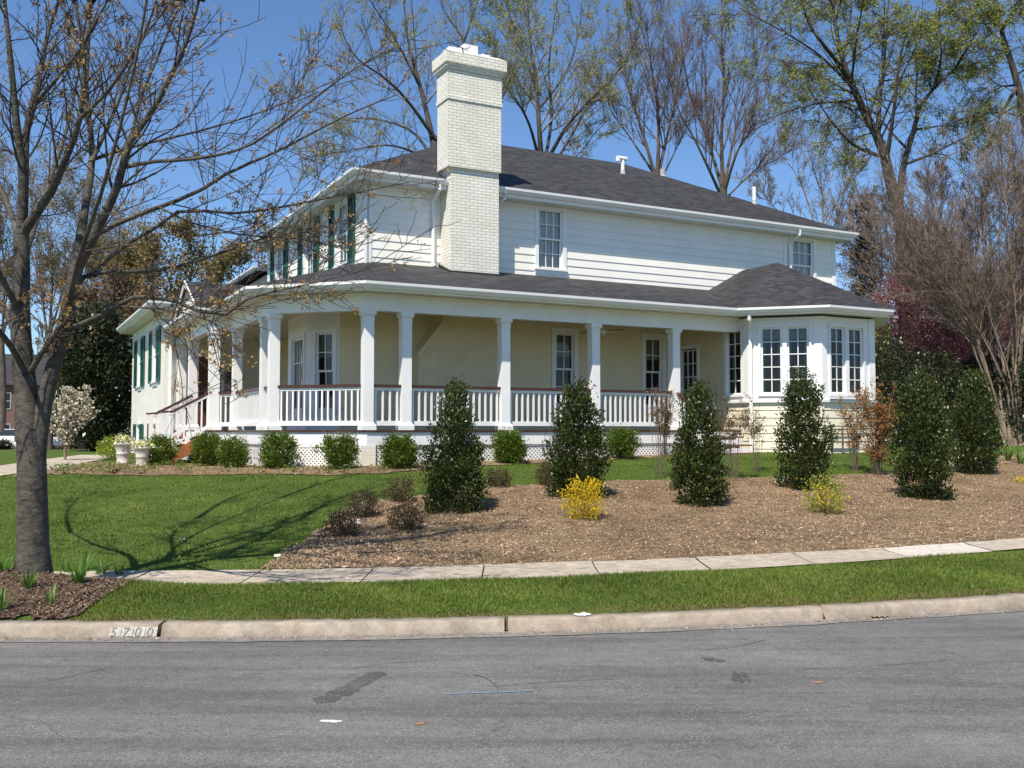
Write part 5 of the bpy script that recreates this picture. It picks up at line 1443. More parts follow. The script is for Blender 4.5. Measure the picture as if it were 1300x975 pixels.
make_tree("leaning_tree", "dark tree cut by the right edge with a steep trunk and pale green leaves", "tree",
 [([(1318, 220), (1300, 148), (1291, 103), (1276, 55), (1266, 10), (1260, -25)], .30, .13),
  ([(1290, 112), (1274, 140, -1), (1256, 176, -2)], .11, .06),
  ([(1277, 60), (1250, 30, 1), (1228, -10, 2)], .10, .05),
  ([(1291, 108), (1268, 108, 2), (1246, 90, 3), (1225, 80, 4)], .07, .03),
  ([(1300, 145), (1320, 90, 1), (1330, 10, 1)], .12, .06),
  ([(1270, 40), (1290, 10, -1), (1310, -20, -1)], .1, .05)],
 38, 26, M['bark_dark'], M['twig_dark'], lv(12, 6, 3.0, up=.05, grav=-.05, ang=(30, 70), rmin=.009, L=(.6, 4)), {'foliage': dict(n=2400, size=.11, cluster=4, jit=.06, mat=M['leaf_spring'], aspect=.34, up=-.9)}, GR, base_at(1330, 38), trunk=trunk_to(1318, 220, 38, .40, .31, 1330))
make_tree("bare_tree", "small pale twiggy tree beyond the right end of the roof", "tree",
 [([(1042, 330), (1030, 270), (1010, 220), (985, 190)], .09, .03), ([(1042, 330), (1045, 260), (1040, 200), (1050, 160)], .09, .03), ([(1044, 330), (1065, 270), (1078, 225), (1085, 190)], .08, .03), ([(1040, 330), (1015, 290), (985, 265), (965, 240)], .07, .02), ([(1046, 330), (1075, 290), (1100, 260)], .06, .02)],
 50, 27, M['bark_pale'], M['twig_grey'], lv(14, 7, 3.6, ang=(25, 60), rmin=.010, L=(.6, 3)), None, GR, base_at(1042, 50), trunk=trunk_to(1042, 325, 50, .16, .11))
make_tree("bare_tree", "brown twiggy tree filling the gap behind the purple trees at the right", "tree",
 [([(1215, 420), (1190, 350), (1160, 300), (1120, 260)], .09, .03), ([(1215, 420), (1210, 340), (1195, 280), (1180, 230)], .09, .03), ([(1215, 420), (1235, 340), (1245, 280), (1250, 220)], .09, .03), ([(1215, 420), (1265, 350), (1295, 290), (1315, 240)], .09, .03), ([(1215, 430), (1170, 390), (1120, 345), (1085, 315)], .07, .02), ([(1215, 430), (1260, 400), (1300, 370)], .07, .02)],
 43, 34, M['bark_mid'], M['twig_red'], lv(17, 9, 4, ang=(20, 55), rmin=.009, L=(.8, 4)), {'buds': dict(n=7000, size=.09, jit=.05, mat=M['leaf_red'], aspect=.5, t0=.3)}, GR, base_at(1215, 43), trunk=trunk_to(1215, 418, 43, .2, .13))
# left background
make_tree("ochre_tree", "ochre-leaved tree above the low left wing", "tree",
 [([(232, 430), (225, 380), (205, 335), (190, 310)], .13, .03), ([(232, 430), (240, 370), (245, 325), (240, 305)], .13, .03), ([(233, 425), (265, 380), (285, 345), (300, 330)], .1, .03), ([(232, 430), (200, 400), (175, 370), (160, 350)], .09, .03)],
 56, 28, M['bark_mid'], M['twig_tan'], lv(14, 7, 3, rmin=.012, L=(.7, 3)), {'foliage': dict(n=11000, size=.20, jit=.25, mat=M['leaf_ochre'], aspect=.55)}, "trees beyond the left lawn", base_at(232, 56), trunk=trunk_to(232, 425, 56, .22, .16))
make_tree("brown_tree", "reddish-brown bushy tree between the ochre tree and the dark evergreen", "tree",
 [([(168, 470), (160, 420), (150, 390), (140, 365)], .1, .03), ([(168, 470), (178, 420), (185, 390), (195, 370)], .1, .03), ([(168, 470), (200, 430), (215, 405)], .07, .02), ([(168, 470), (130, 420), (115, 385)], .07, .02)],
 48, 29, M['bark_mid'], M['twig_red'], lv(14, 7, 3, rmin=.012, L=(.6, 2.4)), {'foliage': dict(n=9000, size=.16, jit=.2, mat=M['leaf_brown'], aspect=.55)}, "trees beyond the left lawn", base_at(168, 48), trunk=trunk_to(168, 465, 48, .16, .12))
for lab, px, sd_, Y in (("hazy grey-olive tree behind the street tree's trunk", 62, 30, 60), ("thin grey-olive tree at the far left edge", 2, 31, 66), ("thin grey-olive tree left of the ochre tree", 128, 33, 68)):
    k = 1.0
    make_tree("distant_tree", lab, "tree",
     [([(px, 440), (px - 12, 360), (px - 28, 300), (px - 38, 235)], .13, .04), ([(px, 440), (px + 4, 350), (px - 2, 280), (px + 6, 215)], .14, .04), ([(px, 430), (px + 20, 360), (px + 34, 300), (px + 40, 250)], .12, .04), ([(px, 420), (px + 40, 370), (px + 62, 330)], .08, .03), ([(px, 420), (px - 40, 380), (px - 62, 340)], .08, .03)],
     Y, sd_, M['bark_mid'], M['twig_tan'], lv(13, 7, 3, rmin=.013, L=(.7, 3.4)), {'foliage': dict(n=7000, size=.16, jit=.15, mat=M['leaf_olive'], aspect=.5)}, "trees beyond the left lawn", base_at(px, Y), trunk=trunk_to(px, 430, Y, .25, .17))

# ------------------------------------------------------------------ crepe myrtle on the right
stems = []
rs_ = np.random.default_rng(77)
defs = [([(1278, 566), (1256, 495), (1236, 445), (1226, 415), (1206, 380), (1186, 330), (1160, 285)], .055),
 ([(1284, 566), (1266, 480), (1246, 410), (1224, 360), (1205, 320), (1180, 250)], .060),
 ([(1288, 566), (1275, 470), (1258, 390), (1248, 310), (1232, 250), (1216, 195)], .060),
 ([(1291, 566), (1286, 460), (1283, 380), (1278, 300), (1284, 220), (1280, 160)], .058),
 ([(1295, 566), (1296, 460), (1304, 360), (1312, 260), (1322, 190)], .058),
 ([(1281, 566), (1262, 500), (1245, 455), (1232, 424), (1206, 408), (1179, 391), (1157, 385), (1127, 376), (1100, 355), (1075, 330)], .046),
 ([(1276, 566), (1248, 480), (1230, 420), (1218, 400), (1190, 360), (1150, 320), (1115, 290)], .046),
 ([(1290, 566), (1282, 480), (1262, 420), (1240, 350), (1200, 290), (1165, 240)], .048),
 ([(1298, 566), (1305, 470), (1322, 390), (1340, 320)], .055),
 ([(1286, 566), (1292, 470), (1296, 380), (1300, 300), (1296, 220)], .05),
 ([(1300, 566), (1318, 480), (1345, 400), (1370, 330)], .05),
 ([(1280, 566), (1270, 510), (1268, 450), (1262, 370), (1270, 280), (1262, 210)], .046)]
extra = []
for j in range(16):
    tx = rs_.uniform(1095, 1345); ty = rs_.uniform(170, 330) + abs(tx - 1235) * .35; bx = 1276 + 28 * rs_.uniform(0, 1)
    extra.append(([(bx, 566), (bx + (tx - bx) * .12 - 6, 480), (bx + (tx - bx) * .38, 400), (bx + (tx - bx) * .72, (400 + ty) / 2), (tx, ty)], rs_.uniform(.036, .052)))
for k, (pts, r0) in enumerate(defs + extra):
    a = rs_.uniform(-1, 1)
    stems.append(([(p[0], p[1], a * (i / (len(pts) - 1)) * 1.3 + rs_.uniform(-.12, .12)) for i, p in enumerate(pts)], r0 * 1.25, .014))
gb = ground(1288, 566, 15, 40)
CM_Y = gb[1]
make_tree("multi_stem_tree", "bare pale-barked tree with many slender stems fanning out at the right edge", "tree", stems, CM_Y, 41, M['bark_pale'], M['twig_tan'],
  [dict(n_per=19, t0=.3, t1=1, ang=(18, 48), ratio=.40, up=.22, K_=6, curl=.10, rs=.55, rmin=.009, grav=.03, Lmin=.5, Lmax=2.2),
   dict(n_per=11, t0=.1, t1=1, ang=(18, 50), ratio=.46, up=.15, K_=5, curl=.12, rs=.6, rmin=.006, grav=.03, Lmin=.25, Lmax=1.1),
   dict(n_per=4.0, t0=.1, t1=1, ang=(18, 50), ratio=.5, up=.1, K_=4, curl=.12, rs=.7, rmin=.0045, grav=.02, Lmin=.15, Lmax=.45)],
  {'seed_heads': dict(n=2600, size=.03, jit=.01, mat=M['leaf_brown'], aspect=.7, t0=.85)}, None, gb)

# ------------------------------------------------------------------ shrubs
def envelope_pts(rng, n, H, prof, lump=0.18, clump=0, cs=0.08, shell=0.55):
    """points inside a lumpy column; prof(t) = radius at relative height t"""
    t = rng.uniform(0, 1, n * 2); rr = prof(t); keep = rng.uniform(0, 1, len(t)) < rr / rr.max(); t = t[keep][:n]
    a = rng.uniform(0, 2 * np.pi, len(t)); rad = prof(t)
    ph = rng.uniform(0, 6.28, 6)
    lumpf = 1 + lump * (np.sin(3 * a + 7 * t + ph[0]) + np.sin(5 * a - 11 * t + ph[1]) + np.sin(2 * a + 17 * t + ph[2])) / 2
    q = rng.uniform(shell ** 2, 1.0, len(t)) ** 0.5
    q = np.where(rng.uniform(0, 1, len(t)) < 0.25, rng.uniform(0, 1, len(t)) ** .5, q)
    r = rad * lumpf * q
    return np.stack([r * np.cos(a), r * np.sin(a), t * H], 1)

def shrub(name, label, cat, pos, H, prof, nclump, per, leaf, mat, seed, group=None, cs=0.06, aspect=.55, stem=None, lump=.18, up=.2, stemmat=None, fname="foliage", extra=None):
    rng = np.random.default_rng(seed)
    root = plant_root(name, pos, label, cat, group)
    C = envelope_pts(rng, nclump, H, prof, lump)
    Dn = C * np.array([1, 1, 0.25]); Dn[:, 2] += 0.25 * H * 0.3
    Dn /= np.linalg.norm(Dn, axis=1, keepdims=True) + 1e-6
    CC = np.repeat(C, per, 0) + rng.normal(0, cs, (len(C) * per, 3)); DD = np.repeat(Dn, per, 0)
    ok = CC[:, 2] > 0.0
    V, Q = leaf_arrays(rng, CC[ok], leaf, aspect, up, DD[ok] * 0.8)
    if extra is not None:
        V2, Q2 = leaf_arrays(rng, extra, leaf * .88, aspect, .45); Q = np.concatenate([Q, Q2 + len(V)]); V = np.concatenate([V, V2])
    sub(fname, V + np.array(root.location), Q, mat, root, False)
    # stems
    k = stem or 7
    a = rng.uniform(0, 2 * np.pi, k); P = []
    for j in range(k):
        top = C[rng.integers(0, len(C))]
        P.append(catmull([[0.04 * math.cos(a[j]), 0.04 * math.sin(a[j]), -0.03], [top[0] * .35, top[1] * .35, top[2] * .5], top], 6))
    V, Q = tube_arrays(np.array(P), np.broadcast_to(np.linspace(.014, .004, 6), (k, 6)), 5)
    sub("stem", V + np.array(root.location), Q, stemmat or M['twig_dark'], root)
    return root

M['holly'] = leaf_mat("holly_leaf", [(0.022, 0.036, 0.007), (0.040, 0.060, 0.010), (0.072, 0.094, 0.018), (0.030, 0.046, 0.009)], 0.40, 0.12, 0.5)
M['box'] = leaf_mat("boxwood_leaf", [(0.062, 0.105, 0.010), (0.098, 0.155, 0.016), (0.150, 0.215, 0.025), (0.045, 0.085, 0.010)], 0.42, 0.30, 0.45)
M['forsythia'] = leaf_mat("forsythia_flower", [(0.62, 0.42, 0.015), (0.75, 0.54, 0.03), (0.55, 0.40, 0.02), (0.40, 0.38, 0.03)], 0.6, 0.35, 0.2)
M['limeleaf'] = leaf_mat("lime_leaf", [(0.18, 0.26, 0.03), (0.26, 0.33, 0.05), (0.34, 0.34, 0.05)], 0.55, 0.35, 0.3)
M['azalea'] = leaf_mat("azalea_leaf", [(0.075, 0.055, 0.03), (0.11, 0.08, 0.045), (0.06, 0.06, 0.025), (0.14, 0.085, 0.055)], 0.6, 0.2, 0.3)
M['nandina'] = leaf_mat("nandina_leaf", [(0.32, 0.14, 0.045), (0.38, 0.20, 0.07), (0.28, 0.19, 0.07), (0.32, 0.12, 0.05)], 0.6, 0.3, 0.3)
M['nandina_green'] = leaf_mat("nandina_green_leaf", [(0.10, 0.12, 0.03), (0.17, 0.11, 0.04), (0.22, 0.10, 0.04), (0.12, 0.14, 0.04)], 0.6, 0.3, 0.3)
M['plum'] = leaf_mat("purple_leaf", [(0.25, 0.08, 0.12), (0.33, 0.14, 0.19), (0.17, 0.06, 0.08), (0.38, 0.19, 0.23)], 0.6, 0.3, 0.3)
M['evergreen'] = leaf_mat("dark_evergreen_leaf", [(0.014, 0.026, 0.010), (0.025, 0.044, 0.015), (0.045, 0.052, 0.02), (0.06, 0.045, 0.02)], 0.4, 0.12, 0.5)
M['cedar'] = leaf_mat("cedar_leaf", [(0.04, 0.045, 0.018), (0.07, 0.06, 0.025), (0.10, 0.075, 0.03), (0.03, 0.04, 0.015)], 0.7, 0.15, 0.2)
M['blossom'] = leaf_mat("white_pink_blossom", [(0.72, 0.68, 0.66), (0.80, 0.77, 0.74), (0.60, 0.52, 0.50), (0.30, 0.30, 0.16)], 0.6, 0.35, 0.2)
M['lily'] = leaf_mat("daylily_leaf", [(0.07, 0.15, 0.025), (0.10, 0.20, 0.035), (0.14, 0.25, 0.05)], 0.5, 0.35, 0.35)

def cone_prof(R, top=0.10, low=.75):
    return lambda t: R * np.where(t < .25, low + (1 - low) * t / .25, 1 - (1 - top) * ((np.clip(t, .25, 1) - .25) / .75) ** 1.9)
HG = "dark hollies in the sloping mulch bed"
hol = [(577, 655, 480, 76, "tallest dark holly at the left end of the row, with a thin leader", 1), (733, 637, 480, 76, "dark holly standing right behind the yellow flowering bush", 2),
       (888, 646, 484, 74, "dark holly in front of the porch's right-hand stair rail", 3), (1020, 626, 460, 72, "dark holly in front of the bay's paired windows", 4),
       (1173, 638, 464, 78, "broad dark holly right of the bay, nearest the pavement", 5), (1238, 606, 466, 64, "dark holly tucked behind the broad one, beside the many-stemmed tree", 6)]
for px, py, ty, w, lab, s in hol:
    g = ground(px, py); sc = F_PX / g[1]; H = (py - ty) / sc; R0 = w / sc / 2
    g = ground(px, py - 0.22 * R0 * sc * 0.6)
    R0 *= .92
    prof = cone_prof(R0, [.14, .22, .12, .26, .34, .30][s - 1], [.85, .70, .9, .62, .78, .72][s - 1])
    r = np.random.default_rng(700 + s); Cs = []                 # stray shoots break the outline
    for j in range(26):
        t = r.uniform(.08, .97); a = r.uniform(0, 6.28); rr0 = float(prof(np.array([t]))[0]); L = r.uniform(.08, .22)
        d = np.array([math.cos(a), math.sin(a), r.uniform(.2, 1.3)]); d /= np.linalg.norm(d)
        p0 = np.array([rr0 * .85 * math.cos(a), rr0 * .85 * math.sin(a), t * H * .94])
        Cs.append(p0 + d * L * r.uniform(0, 1.2, (16, 1)) + r.normal(0, .016, (16, 3)))
    if s in (1, 3):                                     # the leader
        n = 90; Cs.append(np.stack([r.normal(0, .025, n), r.normal(0, .025, n), r.uniform(H * .86, H, n)], 1))
    shrub("holly_bush", lab, "shrub", g, H * .94, prof, [210, 230, 190, 200, 260, 220][s - 1], 56, .050, M['holly'], 100 + s, HG, .062, .60, 9, .26, .3, extra=np.concatenate(Cs))
BG_ = "round green shrubs along the foot of the porch"
def on_line(px, P0, P1):
    """point of the line P0-P1 (house plan) seen at picture column px"""
    a = hw(*P0); b = hw(*P1); r = ray(px, 580); q = r[0] / r[1]; d = b - a
    t = (q * a[1] - a[0]) / (d[0] - q * d[1]); p = a + d * t
    return np.array([p[0], p[1], float(h(p[0], p[1]))])
LV = ((0, -2.98), (5, -2.98)); LC = ((-2.6, -1.42), (-1.6, -2.42))
boxes = [(204, ((-4, 2.5), (-3, 2.5)), 46, 38, "leftmost round shrub of the porch row, beside the potted flowers"), (266, ((-3.15, 0), (-3.15, 3)), 42, 42, "round shrub just right of the orange-brown entry steps"),
         (296, ((-3.0, 0), (-3.0, 3)), 38, 41, "round shrub touching its left neighbour, under the left porch columns"), (353, LC, 52, 46, "loose round shrub below the left end of the angled railing"),
         (430, LC, 50, 43, "round shrub just left of the brick pier at the porch corner"), (507, LV, 46, 44, "round shrub between the brick pier and the tallest holly"),
         (646, LV, 44, 41, "neat round shrub below the middle porch column"), (788, LV, 46, 38, "round shrub in front of the last lattice panel on the right")]
for k, (px, ln_, w, hh, lab) in enumerate(boxes):
    g = on_line(px, *ln_); sc = F_PX / g[1]; R0 = w / sc / 2; H = .92 * hh / sc
    shrub("round_shrub", lab, "shrub", g, H, lambda t, R0=R0: R0 * .86 * np.sqrt(np.clip(1 - ([1.75, 1.9, 1.6][k % 3] * (t - [.52, .6, .48][k % 3])) ** 2, .06, 1)), [110, 140, 95, 125, 115, 140, 160, 120][k], 48, .048, M['box'], 200 + k, BG_, .052, .5, 12, .32, .4)
# yellow bushes
g = ground(741, 660); shrub("yellow_bush", "low bush covered in bright yellow flowers before the second holly", "shrub", g, .58, lambda t: .27 * np.sqrt(np.clip(1 - (1.8 * (t - .5)) ** 2, .08, 1)), 330, 6, .035, M['forsythia'], 301, "yellow flowering bushes", .04, .6, 12, .25, .5, M['twig_tan'], "flowers")
g = ground(1048, 653)
rt = shrub("yellow_bush", "lime-green bush with a few yellow flowers below the bay windows", "shrub", g, .58, lambda t: .30 * np.sqrt(np.clip(1 - (1.8 * (t - .5)) ** 2, .08, 1)), 190, 5, .038, M['limeleaf'], 302, "yellow flowering bushes", .045, .55, 14, .3, .5, M['twig_tan'])
r = np.random.default_rng(5); C = r.normal(0, 1, (330, 3)) * np.array([.15, .15, .12]) + np.array([0, -.05, .24]); V, Q = leaf_arrays(r, C, .04, .6, .3)
sub("flowers", V + np.array(rt.location), Q, M['forsythia'], rt, False)
# brown azaleas
for k, (px, py, w, hh, lab) in enumerate([(434, 682, 44, 32, "small brown azalea lowest on the bed, beside the white plant tag"), (462, 657, 40, 32, "small brown azalea at the lawn edge above the tagged one"), (509, 638, 38, 30, "small brown azalea highest on the left edge of the bed"),
    (515, 674, 42, 32, "small brown azalea left of the tallest holly's foot"), (633, 619, 32, 22, "tiny brown azalea right of the tallest holly"), (695, 617, 28, 28, "tiny brown azalea half hidden left of the second holly")]):
    g = ground(px, py); sc = F_PX / g[1]; R0 = w / sc / 2
    shrub("azalea", lab, "shrub", g, hh / sc, lambda t, R0=R0: R0 * np.sqrt(np.clip(1 - (1.7 * (t - .5)) ** 2, .1, 1)), 300, 6, .032, M['azalea'], 320 + k, "small brown azaleas on the bed", .03, .45, 14, .25, .4, M['twig_red'])

# nandinas: thin canes with airy leaves
def canes(name, label, px, py, H, spread, ncane, nleaf, mat, seed, group="wispy reddish canes near the porch", t0=.5, base=None):
    rng = np.random.default_rng(seed); g = ground(px, py) if base is None else base
    root = plant_root(name, g, label, "plant", group)
    P = []
    for j in range(ncane):
        a = rng.uniform(0, 6.28); q = spread * rng.uniform(.1, 1)
        P.append(catmull([[.25 * q * math.cos(a), .25 * q * math.sin(a), -.02], [.5 * q * math.cos(a), .5 * q * math.sin(a), H * .5], [q * math.cos(a), q * math.sin(a), H * rng.uniform(.7, 1.05)]], 7))
    P = np.array(P); R = np.broadcast_to(np.linspace(.0055, .003, 7), (ncane, 7))
    Cc = spawn(rng, P, R, 9, t0, 1.0, (35, 75), .16, .1, 4, .15, .5, .0028, .0, .3, .08, .3)
    V, Q = join([tube_arrays(P, R, 5), tube_arrays(*Cc, 3)]); sub("canes", V + np.array(g), Q, M['twig_red'], root)
    idx = rng.integers(0, len(Cc[0]), nleaf); k = rng.integers(1, 4, nleaf); C = Cc[0][idx, k] + rng.normal(0, .03, (nleaf, 3))
    V, Q = leaf_arrays(rng, C, .05, .38, .1); sub("foliage", V + np.array(g), Q, mat, root, False)
canes("nandina", "wispy cane plant with a few red-brown leaves right of the third holly", 930, 608, 1.45, .42, 14, 1000, M['nandina_green'], 401)
canes("nandina", "thin leggy canes standing just left of the bay's downspout", 962, 600, 1.25, .30, 8, 480, M['nandina_green'], 402)
canes("nandina", "bushy orange-brown cane plant against the right end of the bay", 1114, 604, 1.75, .50, 26, 5200, M['nandina'], 403, t0=.12)
canes("nandina", "sparser brown cane plant left of the orange one, before the trellis", 1086, 598, 1.50, .36, 14, 1500, M['nandina'], 404, t0=.3)
canes("nandina", "green and reddish cane plant before the porch's right stair", 842, 584, 1.35, .36, 14, 2200, M['nandina_green'], 405, t0=.3, base=on_line(842, *LV))
canes("nandina", "leafless thin canes between the second and third hollies", 838, 607, 1.7, .30, 9, 60, M['nandina'], 406, t0=.6)

# ------------------------------------------------------------------ background shrubs and evergreens
def big(name, label, cat, px, Y, topy, wpx, nclump, per, leaf, mat, seed, prof=None, group=None, cs=.16, lump=.25, up=0., by=None, aspect=.5, botfrac=0.0):
    b = base_at(px, Y); H = (546 - topy) / F_PX * Y - b[2]; R0 = wpx / F_PX * Y / 2
    f = prof or (lambda t: np.sqrt(np.clip(1 - (1.85 * (t - .52)) ** 2, .05, 1)))
    return shrub(name, label, cat, b, H, lambda t: R0 * f(t), nclump, per, leaf, mat, seed, group, cs, aspect, 9, lump, up, M['bark_dark'])
big("evergreen_tree", "dense dark broadleaf evergreen left of the white wing", "tree", 122, 37, 392, 92, 2300, 8, .17, M['evergreen'], 501, lambda t: np.where(t < .12, .12, np.sqrt(np.clip(1 - (1.7 * (t - .50)) ** 2, .1, 1))))
big("cedar_tree", "brownish-green cedar behind the right end of the upper storey", "tree", 1102, 40, 250, 66, 1700, 8, .14, M['cedar'], 502, lambda t: np.clip(1.05 - .85 * t, .1, 1))
big("purple_tree", "purple-leaved tree behind the right end of the bay", "tree", 1176, 35, 345, 175, 3600, 12, .10, M['plum'], 503, None, None, .20, .3)
big("purple_tree", "smaller purple-leaved tree behind the stems of the many-stemmed tree", "tree", 1265, 37, 350, 130, 2400, 10, .10, M['plum'], 504, None, None, .22, .3)
RB = "dark evergreen shrubs beyond the bay"
big("evergreen_shrub", "dark glossy evergreen shrub touching the bay's right corner", "shrub", 1128, 29.5, 432, 70, 900, 8, .10, M['evergreen'], 505, None, RB, .1)
big("evergreen_shrub", "dark evergreen shrub behind the broad holly", "shrub", 1184, 31, 448, 84, 900, 8, .10, M['evergreen'], 506, None, RB, .1)
big("evergreen_shrub", "dark evergreen shrub in the shade behind the many-stemmed tree", "shrub", 1254, 32, 452, 100, 1000, 8, .11, M['evergreen'], 507, None, RB, .1)
big("evergreen_shrub", "dark evergreen shrub cut by the right edge", "shrub", 1322, 31, 440, 100, 900, 8, .11, M['evergreen'], 508, None, RB, .1)
big("yellow_green_shrub", "yellow-green shrub glimpsed between the bay and the purple tree", "shrub", 1118, 33, 400, 40, 350, 7, .10, M['limeleaf'], 509, None, None, .12)
big("cedar_tree", "tall dark conifer behind the purple tree, under the leaning trunk", "tree", 1168, 46, 290, 80, 1500, 8, .16, M['cedar'], 510, lambda t: np.clip(1.05 - .8 * t, .1, 1))
big("distant_hedge", "dark hedge far right beyond the purple trees", "hedge", 1290, 50, 400, 260, 3600, 10, .24, M['evergreen'], 511, lambda t: np.clip(1.1 - .4 * t, .2, 1), None, .25)
big("distant_hedge", "dark hedge beyond the drive on the far left", "hedge", 110, 78, 490, 130, 1500, 8, .22, M['evergreen'], 512, lambda t: np.clip(1.1 - .5 * t, .2, 1), None, .25)
big("low_shrub", "low dark shrub beside the white car at the left edge", "shrub", 2, 40, 561, 26, 260, 8, .09, M['evergreen'], 513, None, None, .08)
big("low_shrub", "low yellow-green shrub behind the urns at the wing's corner", "shrub", 150, 27.5, 556, 44, 260, 7, .07, M['limeleaf'], 514, None, None, .06)
# flowering tree
fb = base_at(83, 25.5)
FT = make_tree("flowering_tree", "small tree in white and pink blossom beside the dark evergreen", "tree",
  [([(83, 592), (82, 565), (80, 545), (76, 525), (75, 515)], .045, .012), ([(81, 548), (92, 530), (103, 515), (110, 508)], .025, .010), ([(81, 550), (98, 535), (116, 525)], .022, .009), ([(80, 545), (88, 520), (92, 505)], .025, .009), ([(81, 555), (72, 535), (68, 520)], .02, .008)],
  25.5, 61, M['bark_pale'], M['twig_tan'], lv(9, 5, 2.5, rmin=.005, L=(.25, .8)), {'blossom': dict(n=1900, size=.07, jit=.05, mat=M['blossom'], aspect=.8, t0=.2)}, None, fb)

# ------------------------------------------------------------------ strap-leaved clumps and small seedlings
def tuft(name, label, pos, n, L, seed, group, wid=.02, mat='lily', spread=.7):
    rng = np.random.default_rng(seed); root = plant_root(name, pos, label, "plant", group)
    a = rng.uniform(0, 6.28, n); ln = L * rng.uniform(.6, 1.15, n); sp = rng.uniform(.15, spread, n)
    V = []; Q = []; K_ = 5
    for j in range(n):
        d = np.array([math.cos(a[j]), math.sin(a[j]), 0]); s = np.array([-d[1], d[0], 0]); o = d * .03
        for i in range(K_):
            t = i / (K_ - 1); p = o + d * ln[j] * sp[j] * t ** 1.5 + np.array([0, 0, ln[j] * (t * (1 - .42 * sp[j] * t))])
            w = wid * (1 - .85 * t ** 2) / 2
            V += [p - s * w, p + s * w + np.array([0, 0, .15 * w])]
        k = j * K_ * 2
        Q += [(k + 2 * i, k + 2 * i + 1, k + 2 * i + 3, k + 2 * i + 2) for i in range(K_ - 1)]
    V = np.array(V); sub("leaves", V + np.array(root.location), np.array(Q), M[mat], root, False)
LG = "strap-leaved clumps round the street tree"
for k, (px, py, L, n, lab) in enumerate([(36, 748, .22, 22, "green strap-leaved clump at the foot of the trunk, kerb side"), (100, 742, .30, 26, "tallest strap-leaved clump right of the trunk"), (86, 728, .20, 18, "strap-leaved clump close behind the tallest one"),
   (128, 732, .20, 20, "strap-leaved clump just left of the pavement's visible end"), (151, 732, .16, 14, "smallest strap-leaved clump, touching the pavement"), (66, 768, .20, 9, "flattened broad-leaved clump low on the mulch mound"),
   (2, 778, .24, 16, "strap-leaved clump cut by the left edge near the kerb"), (4, 727, .20, 22, "strap-leaved clump cut by the left edge, left of the trunk"), (108, 724, .22, 16, "strap-leaved clump on the lawn side of the mound")]):
    tuft("strap_leaf_plant", lab, ground(px, py, 7.5, 13), n, L, 600 + k, LG, .022)
RG = "green strap-leaved clumps under the many-stemmed tree"
for k, (px, py, lab) in enumerate([(1262, 590, "bright green clump right of the rear holly"), (1280, 586, "bright green clump below the many-stemmed tree"), (1296, 590, "bright green clump at the right edge below the stems")]):
    tuft("strap_leaf_plant", lab, ground(px, py), 30, .42, 640 + k, RG, .03)
# seedlings in the house bed: too many to count
rng = np.random.default_rng(9)
A_ = pts_between(HB_LO, HB_LO + (HB_UP - HB_LO) * 0.22, 260, 8); A_ = A_[A_[:, 0] < 0]
B_ = np.stack([rng.uniform(-9.5, -6.6, 120), rng.uniform(18.6, 22.5, 120)], 1)
A_ = np.concatenate([A_, B_[~in_poly(B_, WALK_POLY)]])
C = np.repeat(A_, 9, 0) + rng.normal(0, .05, (len(A_) * 9, 2)); Cz = h(C[:, 0], C[:, 1]) + rng.uniform(.02, .13, len(C))
V, Q = leaf_arrays(rng, np.stack([C[:, 0], C[:, 1], Cz], 1), .045, .45, .5)
tag(link("seedlings", np_mesh("seedlings", V, Q), M['box']), "small light green seedlings scattered along the porch bed", "seedlings", kind='stuff')
# ------------------------------------------------------------------ small things and far things
def paint_flat(name, col, rough=.6): return paint(name, col, rough, .08, 20)
# painted kerb number 5700
kx = -3.20
kp = Vector((kx, float(K(kx)), ROAD_Z)); ux = Vector((1, 0, 0)); 
ny = Vector((0, .020, .094)).normalized(); nrm_ = ux.cross(ny)
num = empty("kerb_number", tuple(kp)); tag(num, "house number 5700 painted grey on white on the kerb", "house number")
def face_pt(x, y, o): return ux * x * 1.08 + Vector((0, .008, -.004)) + ny * (y + .008) + nrm_ * (o + .006)
rn = np.random.default_rng(2)
mb = MB()
for j in range(4):
    x0 = -.185 + j * .094; x1 = x0 + .091
    P_ = [face_pt(x0 + .0, .004, .007), face_pt(x1, .004 + rn.uniform(0, .006), .007), face_pt(x1 + .006, .084, .007), face_pt(x0 + .008, .082 + rn.uniform(0, .006), .007)]
    mb.poly(P_)
M['worn_white'] = paint("worn_white_paint", (.44, .42, .385), .7, .35, 40, .8); M['worn_grey'] = paint("worn_grey_paint", (.19, .18, .17), .7, .4, 50, .6)
mb.build("white_patch", M['worn_white'], num)
for j, chn in enumerate("5700"):
    cu = bpy.data.curves.new("digit", 'FONT'); cu.body = chn; cu.size = .112; cu.shear = .18
    to = bpy.data.objects.new("digit_tmp", cu); COL.objects.link(to)
    dg = bpy.context.evaluated_depsgraph_get(); me = bpy.data.meshes.new_from_object(to.evaluated_get(dg)); bpy.data.objects.remove(to)
    x0 = -.180 + j * .094
    for v in me.vertices:
        p = face_pt(x0 + v.co.x * 1.0, .006 + v.co.y * .95, .010); v.co = p
    link("digit", me, M['worn_grey'], num)

